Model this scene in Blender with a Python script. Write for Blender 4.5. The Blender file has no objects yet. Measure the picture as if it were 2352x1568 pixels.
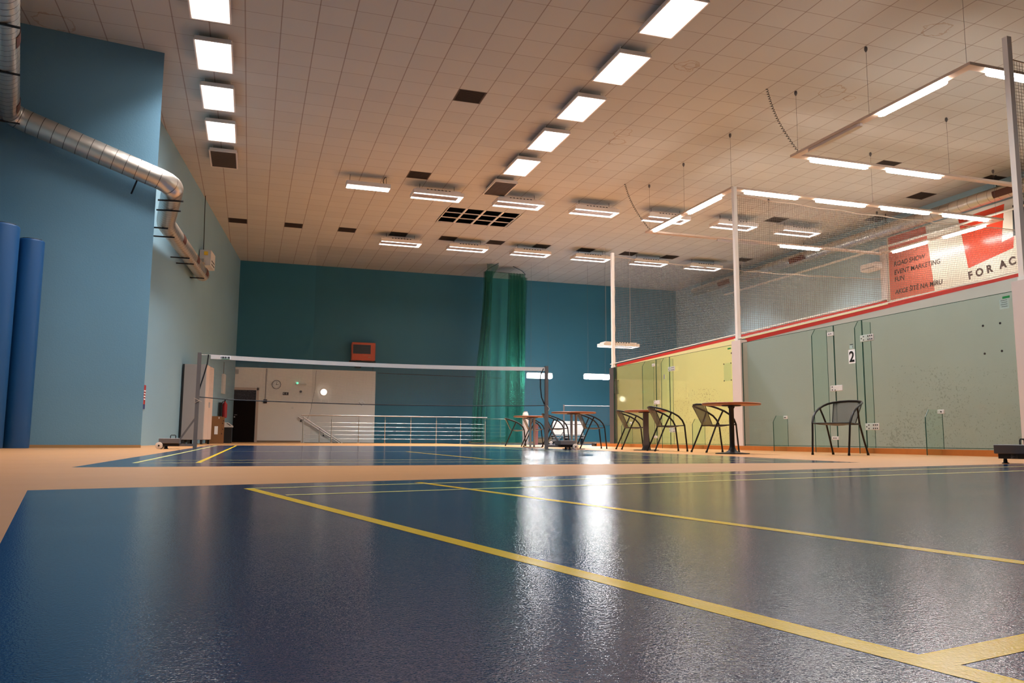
import bpy, math, random
from mathutils import Vector, Matrix
random.seed(7)
PI = math.pi
S = bpy.context.scene
COL = S.collection

# ------------------------------------------------------------------ camera, world, exposure
CAM_H = 0.20
YAW, PIT, ROL, FPX = 0.3134, 0.1205, 0.0062, 1844.0
cy, sy = math.cos(YAW), math.sin(YAW)
fw = Vector((sy*math.cos(PIT), cy*math.cos(PIT), math.sin(PIT)))
ri = Vector((cy, -sy, 0)); up = ri.cross(fw)
ri2 = ri*math.cos(ROL)+up*math.sin(ROL); up2 = -ri*math.sin(ROL)+up*math.cos(ROL)
cam = bpy.data.cameras.new('camera'); camo = bpy.data.objects.new('camera', cam); COL.objects.link(camo)
cam.sensor_fit = 'HORIZONTAL'; cam.sensor_width = 36.0; cam.lens = 36.0*FPX/2352.0
cam.clip_start = 0.02; cam.clip_end = 200
mw = Matrix((ri2, up2, -fw)).transposed().to_4x4(); mw.translation = Vector((0, 0, CAM_H))
camo.matrix_world = mw
S.camera = camo
W = bpy.data.worlds.new('world'); S.world = W; W.use_nodes = True
W.node_tree.nodes['Background'].inputs[0].default_value = (0.02, 0.02, 0.022, 1)
W.node_tree.nodes['Background'].inputs[1].default_value = 1.0
S.view_settings.view_transform = 'Standard'; S.view_settings.look = 'None'
S.view_settings.exposure = 0.0; S.view_settings.gamma = 1.0; S.view_settings.use_curve_mapping = False
S.cycles.use_denoising = True
S.cycles.use_adaptive_sampling = True; S.cycles.adaptive_threshold = 0.04
S.cycles.use_light_tree = False
S.cycles.max_bounces = 7; S.cycles.diffuse_bounces = 3; S.cycles.glossy_bounces = 3; S.cycles.transparent_max_bounces = 24
S.cycles.sample_clamp_indirect = 8.0; S.cycles.caustics_reflective = False; S.cycles.caustics_refractive = False
PANEL_W = 90.0      # watts of a ceiling panel lamp
BAY_W = 88.0         # watts of one tube bank of a high lamp
TUBE_E = 41.0        # radiance of the squash court tubes
PEND_E = 60.0
SPREAD = 2.05

ZC = 7.376           # ceiling height
T = 0.6              # ceiling tile
X0, Y0 = -0.376, 13.632
XG = 9.65            # plane of the squash court glass
XR = 19.4            # right hall wall
YB = 34.09           # back wall

# ------------------------------------------------------------------ materials
def newmat(name):
    m = bpy.data.materials.new(name); m.use_nodes = True
    nt = m.node_tree
    return m, nt, nt.nodes['Principled BSDF']
def N(nt, typ, **kw):
    n = nt.nodes.new(typ)
    for k, v in kw.items():
        if k.startswith('i_'):
            key = k[2:]
            n.inputs[int(key) if key.isdigit() else key].default_value = v
        else: setattr(n, k, v)
    return n
def L(nt, a, b): nt.links.new(a, b)
def mth(nt, op, a, b=None, c=None):
    n = nt.nodes.new('ShaderNodeMath'); n.operation = op
    for i, v in enumerate((a, b, c)):
        if v is None: continue
        if isinstance(v, (int, float)): n.inputs[i].default_value = v
        else: nt.links.new(v, n.inputs[i])
    return n.outputs[0]
def mixc(nt, fac, a, b):
    n = nt.nodes.new('ShaderNodeMix'); n.data_type = 'RGBA'
    for s, v in ((n.inputs[0], fac), (n.inputs[6], a), (n.inputs[7], b)):
        if isinstance(v, (int, float)): s.default_value = v
        elif isinstance(v, tuple): s.default_value = v if len(v) == 4 else v+(1,)
        else: nt.links.new(v, s)
    return n.outputs[2]
def coords(nt, obj=True):
    if obj:
        t = nt.nodes.new('ShaderNodeTexCoord'); return t.outputs['Object']
    g = nt.nodes.new('ShaderNodeNewGeometry'); return g.outputs['Position']
def noise(nt, vec, scale, detail=3.0, rough=0.55):
    n = nt.nodes.new('ShaderNodeTexNoise'); n.inputs['Scale'].default_value = scale
    n.inputs['Detail'].default_value = detail; n.inputs['Roughness'].default_value = rough
    if vec is not None: nt.links.new(vec, n.inputs['Vector'])
    return n.outputs['Fac']
def bump(nt, b, h, strength, dist):
    n = nt.nodes.new('ShaderNodeBump'); n.inputs['Strength'].default_value = strength; n.inputs['Distance'].default_value = dist
    nt.links.new(h, n.inputs['Height']); nt.links.new(n.outputs[0], b.inputs['Normal'])
def P(name, col, rough=0.5, metal=0.0, spec=0.5, nscale=None, nstr=0.06, var=0.05, vscale=3.0):
    m, nt, b = newmat(name)
    b.inputs['Roughness'].default_value = rough; b.inputs['Metallic'].default_value = metal
    b.inputs['Specular IOR Level'].default_value = spec
    v = coords(nt)
    f = noise(nt, v, vscale, 4)
    lo = tuple(c*(1-var) for c in col); hi = tuple(min(1, c*(1+var)) for c in col)
    L(nt, mixc(nt, f, lo, hi), b.inputs['Base Color'])
    if nscale: bump(nt, b, noise(nt, v, nscale, 3), nstr*5, 0.01)
    return m
def EM(name, col, strength):
    m, nt, b = newmat(name)
    b.inputs['Base Color'].default_value = (0.8, 0.8, 0.8, 1)
    b.inputs['Emission Color'].default_value = col+(1,); b.inputs['Emission Strength'].default_value = strength
    return m
def sheer(name, col, alpha, streak=0.0, rough=0.9):
    m, nt, b = newmat(name)
    b.inputs['Base Color'].default_value = col+(1,); b.inputs['Roughness'].default_value = rough
    if streak > 0:
        v = coords(nt); mp = N(nt, 'ShaderNodeMapping'); mp.inputs['Scale'].default_value = (9, 9, 0.25); L(nt, v, mp.inputs[0])
        f = noise(nt, mp.outputs[0], 1.0, 3)
        L(nt, mth(nt, 'MULTIPLY_ADD', f, streak, alpha-streak*0.5), b.inputs['Alpha'])
    else: b.inputs['Alpha'].default_value = alpha
    return m
def glassmat(name, tint, refl=0.06):
    m = bpy.data.materials.new(name); m.use_nodes = True; nt = m.node_tree
    for n in list(nt.nodes): nt.nodes.remove(n)
    out = N(nt, 'ShaderNodeOutputMaterial'); tr = N(nt, 'ShaderNodeBsdfTransparent'); tr.inputs[0].default_value = tuple(math.sqrt(c) for c in tint)+(1,)
    gl = N(nt, 'ShaderNodeBsdfGlossy'); gl.inputs['Roughness'].default_value = 0.04
    lw = N(nt, 'ShaderNodeLayerWeight'); lw.inputs[0].default_value = 0.12
    mx = N(nt, 'ShaderNodeMixShader'); L(nt, mth(nt, 'MULTIPLY_ADD', lw.outputs['Fresnel'], 0.6, refl*0.3), mx.inputs[0])
    L(nt, tr.outputs[0], mx.inputs[1]); L(nt, gl.outputs[0], mx.inputs[2]); L(nt, mx.outputs[0], out.inputs[0])
    return m

def wallpaint(name, col, rough=0.55, marks=0.0, markcol=(0.25, 0.25, 0.22), ztop=2.6, ballx=13.6):
    m, nt, b = newmat(name)
    v = coords(nt, False)
    b.inputs['Roughness'].default_value = rough; b.inputs['Specular IOR Level'].default_value = 0.35
    f = noise(nt, v, 0.7, 4)
    c = mixc(nt, f, tuple(x*0.93 for x in col), tuple(min(1, x*1.06) for x in col))
    if marks > 0:
        sp = N(nt, 'ShaderNodeSeparateXYZ'); L(nt, v, sp.inputs[0])
        big = noise(nt, v, 0.8, 3)
        small = noise(nt, v, 22.0, 2, 0.6)
        zm = mth(nt, 'LESS_THAN', sp.outputs[2], ztop)
        thr = mth(nt, 'MULTIPLY_ADD', big, -0.42, 0.83)
        away = mth(nt, 'MAXIMUM', mth(nt, 'MULTIPLY_ADD', sp.outputs[0], -0.09, ballx*0.09), 0.0)
        thr = mth(nt, 'ADD', thr, away)
        k = mth(nt, 'MULTIPLY', mth(nt, 'GREATER_THAN', small, thr), zm)
        c = mixc(nt, mth(nt, 'MULTIPLY', k, marks), c, markcol)
    L(nt, c, b.inputs['Base Color'])
    bump(nt, b, noise(nt, v, 38, 3), 0.35, 0.006)
    return m

M = {}
M['blue_wall'] = wallpaint('blue wall paint', (0.145, 0.29, 0.39))
M['pale_wall'] = wallpaint('pale grey blue wall paint', (0.26, 0.42, 0.50))
M['teal_wall'] = wallpaint('back wall paint', (0.030, 0.155, 0.235))
M['white_paint'] = wallpaint('white wall paint', (0.92, 0.87, 0.82))
M['court_white'] = wallpaint('court white plaster', (0.62, 0.66, 0.65), 0.5, marks=0.45, markcol=(0.30, 0.30, 0.26), ztop=1.9)
M['court_yellow'] = wallpaint('court cream plaster', (0.90, 0.90, 0.52), 0.5, marks=0.4, markcol=(0.32, 0.25, 0.12), ztop=1.7, ballx=12.6)
M['front_wall'] = wallpaint('court front wall', (0.80, 0.76, 0.70), 0.5)
M['pillar_white'] = P('pillar white', (0.72, 0.60, 0.54), 0.5, var=0.03)
M['red_line'] = P('red line paint', (0.62, 0.03, 0.02), 0.4)
M['cap_white'] = P('cap white', (0.85, 0.80, 0.72), 0.4)
M['plenum'] = P('dark plenum', (0.012, 0.007, 0.005), 0.9)

# peach sports vinyl, blue sports vinyl, yellow line, maple
def vinyl(name, col, rough, bstr, var=0.08):
    m, nt, b = newmat(name); v = coords(nt, False)
    b.inputs['Specular IOR Level'].default_value = 0.32
    f = noise(nt, v, 1.1, 3)
    L(nt, mixc(nt, f, tuple(x*(1-var) for x in col), tuple(x*(1+var) for x in col)), b.inputs['Base Color'])
    r = noise(nt, v, 2.3, 3)
    L(nt, mth(nt, 'MULTIPLY_ADD', r, 0.08, rough-0.04), b.inputs['Roughness'])
    n1 = noise(nt, v, 300, 1); n2 = noise(nt, v, 110, 1)
    bump(nt, b, mth(nt, 'MULTIPLY_ADD', n2, 0.5, n1), bstr, 0.002)
    return m
M['peach'] = vinyl('peach sports vinyl', (0.52, 0.24, 0.085), 0.36, 0.15)
M['blue'] = vinyl('blue sports vinyl', (0.008, 0.040, 0.105), 0.095, 0.20)
M['yellow'] = vinyl('yellow court line', (0.92, 0.58, 0.012), 0.2, 0.2)
M['paleyellow'] = vinyl('pale yellow court line', (0.80, 0.72, 0.25), 0.2, 0.2)
M['maple'] = P('maple strip floor', (0.74, 0.40, 0.16), 0.35)
M['board'] = P('orange wooden kickboard', (0.50, 0.15, 0.025), 0.45, var=0.15, vscale=8)

def ceiling_mat():
    m, nt, b = newmat('ceiling tiles'); v = coords(nt, False)
    sp = N(nt, 'ShaderNodeSeparateXYZ'); L(nt, v, sp.inputs[0])
    x, y = sp.outputs[0], sp.outputs[1]
    u = mth(nt, 'DIVIDE', mth(nt, 'ADD', x, -X0), T); w = mth(nt, 'DIVIDE', mth(nt, 'ADD', y, -Y0), T)
    def line(c, half):
        fr = mth(nt, 'FRACT', mth(nt, 'ADD', c, 0.5)); d = mth(nt, 'ABSOLUTE', mth(nt, 'ADD', fr, -0.5))
        return mth(nt, 'LESS_THAN', d, half)
    la = line(u, 0.017); lb = line(w, 0.0105)
    cb = N(nt, 'ShaderNodeCombineXYZ'); L(nt, mth(nt, 'FLOOR', u), cb.inputs[0]); L(nt, mth(nt, 'FLOOR', w), cb.inputs[1])
    wn = N(nt, 'ShaderNodeTexWhiteNoise', noise_dimensions='2D'); L(nt, cb.outputs[0], wn.inputs[0])
    base = mixc(nt, wn.outputs['Value'], (0.53, 0.51, 0.48), (0.57, 0.55, 0.515))
    f = noise(nt, v, 0.35, 3)
    base = mixc(nt, mth(nt, 'MULTIPLY', f, 0.35), base, (0.58, 0.52, 0.44))
    warp = mth(nt, 'MULTIPLY', mth(nt, 'ADD', noise(nt, v, 5.0, 3), -0.5), 0.30)
    ring = None
    for (sx, sy_, r) in [(11.16, 13.07, .26), (11.75, 13.22, .12), (11.16, 10.4, .22), (7.8, 13.01, .13), (7.74, 13.02, .22), (8.18, 17.08, .2), (-3.55, 15.1, .3), (8.07, 16.53, .22), (8.17, 18.55, .1)]:
        dx = mth(nt, 'ADD', x, -sx); dy = mth(nt, 'ADD', y, -sy_)
        d = mth(nt, 'SQRT', mth(nt, 'ADD', mth(nt, 'MULTIPLY', dx, dx), mth(nt, 'MULTIPLY', dy, dy)))
        e = mth(nt, 'ABSOLUTE', mth(nt, 'ADD', mth(nt, 'ADD', d, warp), -r))
        k = mth(nt, 'LESS_THAN', e, 0.016)
        ring = k if ring is None else mth(nt, 'MAXIMUM', ring, k)
    base = mixc(nt, mth(nt, 'MULTIPLY', ring, 0.45), base, (0.35, 0.20, 0.09))
    base = mixc(nt, mth(nt, 'MULTIPLY', lb, 0.6), base, (0.20, 0.12, 0.08))
    base = mixc(nt, mth(nt, 'MULTIPLY', la, 0.6), base, (0.20, 0.11, 0.075))
    L(nt, base, b.inputs['Base Color']); b.inputs['Roughness'].default_value = 0.75
    b.inputs['Specular IOR Level'].default_value = 0.25
    return m
M['ceiling'] = ceiling_mat()
M['duct'] = P('galvanised spiral duct', (0.66, 0.58, 0.50), 0.34, 0.85, nscale=14, nstr=0.02)
M['duct_seam'] = P('dark duct seam', (0.10, 0.07, 0.05), 0.5, 0.6)
M['duct_brown'] = P('brown duct outlet grille', (0.10, 0.025, 0.012), 0.6)
M['black_steel'] = P('black steel', (0.012, 0.010, 0.010), 0.4, 0.4)
M['chair_tube'] = P('dark lacquered tube', (0.010, 0.007, 0.006), 0.4, 0.0, spec=0.3)
M['grey_steel'] = P('grey painted steel', (0.14, 0.12, 0.115), 0.45, 0.1)
M['dark_steel'] = P('dark weight steel', (0.075, 0.065, 0.07), 0.5, 0.1)
M['inox'] = P('brushed stainless steel', (0.55, 0.50, 0.46), 0.28, 0.9)
M['lamp_white'] = P('white lamp housing', (0.85, 0.76, 0.70), 0.45)
M['lamp_reflector'] = P('lamp reflector', (0.55, 0.45, 0.42), 0.3, 0.3)
M['lamp_off'] = P('unlit brown louvre', (0.10, 0.065, 0.045), 0.5)
M['frame_white'] = P('pale light frame', (0.66, 0.50, 0.40), 0.4)
M['em_panel'] = EM('lit panel diffuser', (1.0, 0.97, 0.93), 5.0)
M['em_bay'] = EM('lit tube bank', (1.0, 0.98, 0.97), 5.0)
M['em_tube'] = EM('lit court tube', (1.0, 0.97, 0.92), TUBE_E)
M['em_pend'] = EM('lit pendant', (1.0, 0.98, 0.95), PEND_E)
M['em_small'] = EM('lit wall lamp', (1.0, 0.85, 0.70), 6.0)
M['em_green'] = EM('green exit glow', (0.05, 0.9, 0.55), 1.2)
M['vent'] = P('brown ceiling grille', (0.045, 0.025, 0.016), 0.7)
M['mat_blue'] = P('blue foam roll cover', (0.006, 0.075, 0.22), 0.5, nscale=6, nstr=0.02)
M['net_grey'] = P('court netting cord', (0.22, 0.19, 0.16), 0.8)
M['net_brown'] = P('badminton net cord', (0.08, 0.06, 0.055), 0.8)
M['rope'] = P('pale rope', (0.55, 0.42, 0.32), 0.8)
M['tape'] = P('white net tape', (0.72, 0.66, 0.62), 0.7, nscale=40)
M['black_cord'] = P('black cord', (0.006, 0.006, 0.008), 0.6)
M['pole_white'] = P('white square pole', (0.90, 0.80, 0.72), 0.4)
M['white_plastic'] = P('white plastic', (0.72, 0.68, 0.64), 0.4)
M['wheel'] = P('cream wheel', (0.70, 0.58, 0.48), 0.5)
M['wood_top'] = P('brown laminate table top', (0.33, 0.085, 0.025), 0.4, var=0.2, vscale=5)
M['orange'] = P('orange heater casing', (0.62, 0.085, 0.015), 0.45)
M['grille_dark'] = P('dark grille', (0.012, 0.014, 0.02), 0.6)
M['door_dark'] = P('dark brown door', (0.008, 0.003, 0.002), 0.7, spec=0.15)
M['door_frame'] = P('door frame', (0.62, 0.48, 0.40), 0.5)
M['metal_grey'] = P('light grey metal', (0.45, 0.42, 0.40), 0.4, 0.3)
M['card'] = P('brown cardboard', (0.26, 0.115, 0.04), 0.8)
M['paper'] = P('white paper', (0.93, 0.91, 0.90), 0.7)
M['black_plastic'] = P('black plastic', (0.012, 0.010, 0.010), 0.5)
M['fire_red'] = P('extinguisher red', (0.35, 0.008, 0.012), 0.35)
M['locker_grey'] = P('locker grey', (0.32, 0.28, 0.26), 0.5)
M['locker_light'] = P('locker front cream', (0.62, 0.46, 0.37), 0.5)
M['sign_red'] = P('red sign', (0.45, 0.01, 0.012), 0.4)
M['green_label'] = P('green label', (0.01, 0.25, 0.06), 0.4)
M['pale_label'] = P('pale glass label', (0.42, 0.55, 0.50), 0.5)
M['text_dark'] = P('dark brown lettering', (0.045, 0.012, 0.008), 0.5)
M['text_black'] = P('black lettering', (0.006, 0.006, 0.006), 0.5)
M['banner_white'] = P('banner vinyl', (0.80, 0.72, 0.60), 0.22, var=0.01)
M['banner_red'] = P('banner red print', (0.66, 0.055, 0.022), 0.22)
M['banner_coral'] = P('banner coral print', (0.60, 0.15, 0.10), 0.22)
M['glass_green'] = glassmat('green squash glass', (0.74, 0.85, 0.80))
M['glass_court1'] = glassmat('pale squash glass', (0.93, 0.99, 0.80))
M['glass_fin'] = glassmat('glass fin', (0.84, 0.95, 0.91), 0.04)
M['glass_edge'] = P('dark green glass edge', (0.015, 0.075, 0.055), 0.2)
M['curtain'] = sheer('green divider netting', (0.002, 0.13, 0.09), 0.52, 0.25)
M['curtain_thin'] = sheer('thin green divider netting', (0.003, 0.14, 0.10), 0.55, 0.12)
M['sheer_dark'] = sheer('thin dark netting', (0.03, 0.05, 0.05), 0.12)
M['mesh_metal'] = sheer('perforated chair metal', (0.10, 0.085, 0.06), 0.62, 0.0, 0.5)
M['crate'] = P('brown crate', (0.16, 0.11, 0.06), 0.7)
M['rust'] = P('bin pink', (0.35, 0.12, 0.09), 0.6)

# ------------------------------------------------------------------ mesh builder
class MB:
    def __init__(s): s.v = []; s.f = []; s.mi = []
    def add(s, vs, fs, mi=0):
        o = len(s.v); s.v += [tuple(p) for p in vs]; s.f += [tuple(i+o for i in f) for f in fs]; s.mi += [mi]*len(fs); return s
    def box(s, x0, x1, y0, y1, z0, z1, mi=0):
        v = [(x0, y0, z0), (x1, y0, z0), (x1, y1, z0), (x0, y1, z0), (x0, y0, z1), (x1, y0, z1), (x1, y1, z1), (x0, y1, z1)]
        return s.add(v, [(0, 3, 2, 1), (4, 5, 6, 7), (0, 1, 5, 4), (1, 2, 6, 5), (2, 3, 7, 6), (3, 0, 4, 7)], mi)
    def rbox(s, x0, x1, y0, y1, z0, z1, b=0.01, mi=0):
        # box with bevelled vertical and horizontal edges
        pts = []
        for z, e in ((z0, b), (z0+b, 0), (z1-b, 0), (z1, b)):
            X0_, X1_, Y0_, Y1_ = x0+e, x1-e, y0+e, y1-e
            pts += [(X0_+b, Y0_, z), (X1_-b, Y0_, z), (X1_, Y0_+b, z), (X1_, Y1_-b, z), (X1_-b, Y1_, z), (X0_+b, Y1_, z), (X0_, Y1_-b, z), (X0_, Y0_+b, z)]
        f = [tuple(range(7, -1, -1)), tuple(range(24, 32))]
        for k in range(3):
            for i in range(8):
                j = (i+1) % 8; f.append((k*8+i, k*8+j, k*8+8+j, k*8+8+i))
        return s.add(pts, f, mi)
    def poly(s, pts, mi=0): return s.add(pts, [tuple(range(len(pts)))], mi)
    def prism(s, pts, d, mi=0):
        n = len(pts); d = Vector(d); a = [Vector(p) for p in pts]; b = [p+d for p in a]
        return s.add(a+b, [tuple(range(n-1, -1, -1)), tuple(range(n, 2*n))]+[(i, (i+1) % n, n+(i+1) % n, n+i) for i in range(n)], mi)
    def tube(s, pts, r, n=8, mi=0, caps=True, closed=False):
        pts = [Vector(p) for p in pts]; m = len(pts)
        rr = r if isinstance(r, (list, tuple)) else [r]*m
        tang = []
        for i in range(m):
            a = pts[max(0, i-1)]; b = pts[min(m-1, i+1)]
            tang.append((b-a).normalized())
        t0 = tang[0]; ref = Vector((0, 0, 1)) if abs(t0.z) < 0.9 else Vector((1, 0, 0))
        nrm = (ref-t0*ref.dot(t0)).normalized(); vs = []
        for i in range(m):
            t = tang[i]; nrm = (nrm-t*nrm.dot(t)).normalized(); bn = t.cross(nrm)
            for k in range(n):
                a = 2*PI*(k+0.5)/n; vs.append(pts[i]+(nrm*math.cos(a)+bn*math.sin(a))*rr[i])
        fs = []
        for i in range(m-1):
            for k in range(n):
                j = (k+1) % n; fs.append((i*n+k, i*n+j, (i+1)*n+j, (i+1)*n+k))
        if caps: fs += [tuple(range(n-1, -1, -1)), tuple(range((m-1)*n, m*n))]
        return s.add(vs, fs, mi)
    def lathe(s, prof, n=24, c=(0, 0, 0), mi=0, axis='z'):
        vs = []; fs = []
        for (r, z) in prof:
            for k in range(n):
                a = 2*PI*k/n; p = (r*math.cos(a), r*math.sin(a), z)
                if axis == 'y': p = (p[0], p[2], p[1])
                if axis == 'x': p = (p[2], p[0], p[1])
                vs.append((p[0]+c[0], p[1]+c[1], p[2]+c[2]))
        m = len(prof)
        for i in range(m-1):
            for k in range(n):
                j = (k+1) % n; fs.append((i*n+k, i*n+j, (i+1)*n+j, (i+1)*n+k))
        fs += [tuple(range(n-1, -1, -1)), tuple(range((m-1)*n, m*n))]
        return s.add(vs, fs, mi)
    def strand(s, a, b, w):
        a = Vector(a); b = Vector(b); t = (b-a).normalized(); ref = Vector((0, 1, 0)) if abs(t.y) < 0.9 else Vector((0, 0, 1))
        n1 = t.cross(ref).normalized()*w/2; n2 = t.cross(n1).normalized()*w/2
        return s.add([a+n1, a-n1*0.5+n2*0.87, a-n1*0.5-n2*0.87, b+n1, b-n1*0.5+n2*0.87, b-n1*0.5-n2*0.87], [(0, 1, 4, 3), (1, 2, 5, 4), (2, 0, 3, 5)])
    def build(s, name, mat, parent=None, smooth=False, world=True, rot=None):
        me = bpy.data.meshes.new(name)
        if parent is not None:
            off = (parent_world(parent) if world else Vector((0, 0, 0)))
            org = off
        else:
            xs = [p[0] for p in s.v]; ys = [p[1] for p in s.v]; zs = [p[2] for p in s.v]
            org = Vector(((min(xs)+max(xs))/2, (min(ys)+max(ys))/2, min(zs)))
        me.from_pydata([(p[0]-org[0], p[1]-org[1], p[2]-org[2]) for p in s.v], [], s.f)
        mats = mat if isinstance(mat, (list, tuple)) else [mat]
        for m_ in mats: me.materials.append(m_)
        for p, i in zip(me.polygons, s.mi): p.material_index = i; p.use_smooth = smooth
        me.update()
        if smooth:
            try: me.set_sharp_from_angle(angle=math.radians(45))
            except Exception: pass
        o = bpy.data.objects.new(name, me); COL.objects.link(o)
        if parent is not None: o.parent = parent
        else: o.location = org
        return o
def parent_world(o):
    v = Vector(o.location)
    while o.parent is not None: o = o.parent; v += Vector(o.location)
    return v
def tag(o, label=None, cat=None, group=None, kind=None):
    if label: o['label'] = label
    if cat: o['category'] = cat
    if group: o['group'] = group
    if kind: o['kind'] = kind
    return o
def thing(name, label, cat, loc=(0, 0, 0), rz=0.0, group=None):
    o = bpy.data.objects.new(name, None); COL.objects.link(o); o.empty_display_size = 0.1
    o.location = loc; o.rotation_euler = (0, 0, rz)
    return tag(o, label, cat, group)
def dup(o, parent=None):
    c = o.copy(); COL.objects.link(c)
    if parent is not None: c.parent = parent
    for ch in o.children: dup(ch, c)
    return c
def struct(o): o['kind'] = 'structure'; return o
def arealight(name, parent, loc, sx, sy_, watts, col=(0.97, 0.98, 1.0), spread=SPREAD):
    l = bpy.data.lights.new(name, 'AREA'); l.shape = 'RECTANGLE'; l.size = sx; l.size_y = sy_; l.energy = watts; l.color = col; l.spread = spread
    o = bpy.data.objects.new(name, l); COL.objects.link(o); o.parent = parent; o.location = loc
    return o
def textmesh(name, body, size, mat, parent, M4, spacing=1.0, extrude=0.001, align='LEFT', shear=0.0, bold=0.0):
    cu = bpy.data.curves.new(name, 'FONT'); cu.body = body; cu.size = size; cu.extrude = extrude; cu.space_character = spacing
    cu.align_x = align; cu.shear = shear; cu.offset = bold
    ob = bpy.data.objects.new('tmp', cu)
    COL.objects.link(ob)
    dg = bpy.context.evaluated_depsgraph_get()
    me = bpy.data.meshes.new_from_object(ob.evaluated_get(dg))
    bpy.data.objects.remove(ob)
    me.materials.clear(); me.materials.append(mat)
    if parent is not None:
        M4 = Matrix.Translation(-parent_world(parent)) @ M4
    me.transform(M4)
    o = bpy.data.objects.new(name, me); COL.objects.link(o); o.parent = parent
    return o
def facing(px, py, pz, right, upv):
    """matrix placing text: local x -> right, local y -> up"""
    r = Vector(right).normalized(); u = Vector(upv).normalized(); n = r.cross(u)
    m = Matrix((r, u, n)).transposed().to_4x4(); m.translation = Vector((px, py, pz)); return m

# ------------------------------------------------------------------ room shell
# floor: peach base with blue courts and lines as its surface pattern; stairwell opening by the back wall
b = MB()
ysw, xs0, xs1 = 31.15, 2.0, 9.0
b.poly([(-8, -7, 0), (XR+0.3, -7, 0), (XR+0.3, ysw, 0), (-8, ysw, 0)], 0)
b.poly([(-8, ysw, 0), (xs0, ysw, 0), (xs0, YB+0.1, 0), (-8, YB+0.1, 0)], 0)
b.poly([(xs1, ysw, 0), (XR+0.3, ysw, 0), (XR+0.3, YB+0.1, 0), (xs1, YB+0.1, 0)], 0)
Z1, Z2 = 0.0003, [0.0006]
def near_edge(x): return 3.41+0.2996*(x+0.77)
b.poly([(1.343, -7, Z1), (9.2, -7, Z1), (9.2, near_edge(9.2), Z1), (-0.77, 3.41, Z1)], 1)
b.poly([(-1.08, 5.84, Z1), (5.42, 6.18, Z1), (5.72, 9.0, Z1), (5.95, 14.0, Z1), (6.0, 20.4, Z1), (-0.92, 20.4, Z1)], 1)
b.poly([(7.2, 25.5, Z1), (19.0, 25.5, Z1), (19.0, 33.4, Z1), (9.3, 33.4, Z1), (9.3, 31.0, Z1), (7.2, 31.0, Z1)], 1)
def fline(p, q, w=0.04, mi=2):
    p = Vector(p); q = Vector(q); d = (q-p).normalized(); n = Vector((-d.y, d.x))*w/2; z = Z2[0]; Z2[0] += 0.00003
    b.poly([(p.x-n.x, p.y-n.y, z), (q.x-n.x, q.y-n.y, z), (q.x+n.x, q.y+n.y, z), (p.x+n.x, p.y+n.y, z)], mi)
fline((0.005, 3.36), (0.985, -1.22), 0.038)           # baseline
fline((0.74, 3.66), (1.62, -1.0), 0.038)              # long service line
fline((0.59, 0.605), (6.6, 1.80), 0.040)              # centre line
fline((0.0, 3.35), (6.85, 5.27), 0.036, 3)            # side line
fline((0.13, 2.945), (6.85, 4.74), 0.036, 3)          # inner side line
# far court
fline((-0.82, 6.73), (-0.72, 20.0), 0.04, 3); fline((-0.37, 6.73), (-0.28, 20.0), 0.04, 2)
fline((4.84, 6.73), (4.95, 20.0), 0.04, 3); fline((5.28, 6.73), (5.40, 20.0), 0.04, 3)
fline((-0.82, 6.73), (5.30, 6.73), 0.04, 3); fline((-0.82, 7.45), (5.30, 7.45), 0.04, 3)
fline((-0.8, 12.0), (5.3, 12.0), 0.04, 3); fline((2.22, 7.45), (2.24, 12.0), 0.04, 2)
b.poly([(XG+0.05, 8.0, Z1), (XR, 8.0, Z1), (XR, 20.5, Z1), (XG+0.05, 20.5, Z1)], 4)
floor = struct(b.build('floor', [M['peach'], M['blue'], M['yellow'], M['paleyellow'], M['maple']]))
# stairwell shaft below the floor
b = MB()
b.box(xs0, xs1, ysw-0.12, ysw, -2.6, -0.001); b.box(xs0-0.12, xs0, ysw, YB+0.1, -2.6, -0.001)
b.box(xs1, xs1+0.12, ysw, YB+0.1, -2.6, -0.001)
b.box(xs0, xs1, YB, YB+0.2, -2.6, -0.001)
for k in range(12): b.box(xs0+0.4+k*0.45, xs0+0.85+k*0.45, ysw+0.9, YB, -2.6, -0.2*(k+1))
struct(b.build('trim_1', P('green stairwell concrete', (0.03, 0.08, 0.06), 0.8)))

# ceiling grid with real openings
holes = set()
vent_cells = [(7, 3), (7, 12), (-1, 23), (2, 23), (5, 23), (8, 23), (11, 23), (14, 23), (17, 23), (20, 23), (23, 23), (26, 23), (31, 22), (27, 13), (26, 4), (31, 7), (32, 4), (32, 11)]
for c in vent_cells: holes.add(c)
hatch = [(i, j) for i in range(10, 14) for j in range(17, 20)]
b = MB()
i0, i1, j0, j1 = -13, 34, -35, 35
for j in range(j0, j1):
    run = None
    for i in range(i0, i1+1):
        solid = i < i1 and (i, j) not in holes and (i, j) not in hatch
        if solid and run is None: run = i
        if (not solid) and run is not None:
            xa, xb = X0+run*T, X0+i*T; ya, yb = Y0+j*T, min(Y0+(j+1)*T, YB+0.1)
            b.box(xa, xb, ya, yb, ZC, ZC+0.02); run = None
ceil = struct(b.build('ceiling', M['ceiling']))
b = MB(); b.box(X0+i0*T, X0+i1*T, Y0+j0*T, YB+0.2, ZC+0.6, ZC+0.65); struct(b.build('trim_2', M['plenum']))
# hatch T-bars
b = MB()
for i in range(10, 15): b.box(X0+i*T-0.03, X0+i*T+0.03, Y0+17*T, Y0+20*T, ZC, ZC+0.03)
for j in range(17, 21): b.box(X0+10*T, X0+14*T, Y0+j*T-0.02, Y0+j*T+0.02, ZC+0.002, ZC+0.025)
struct(b.build('trim_3', M['lamp_white']))

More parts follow.
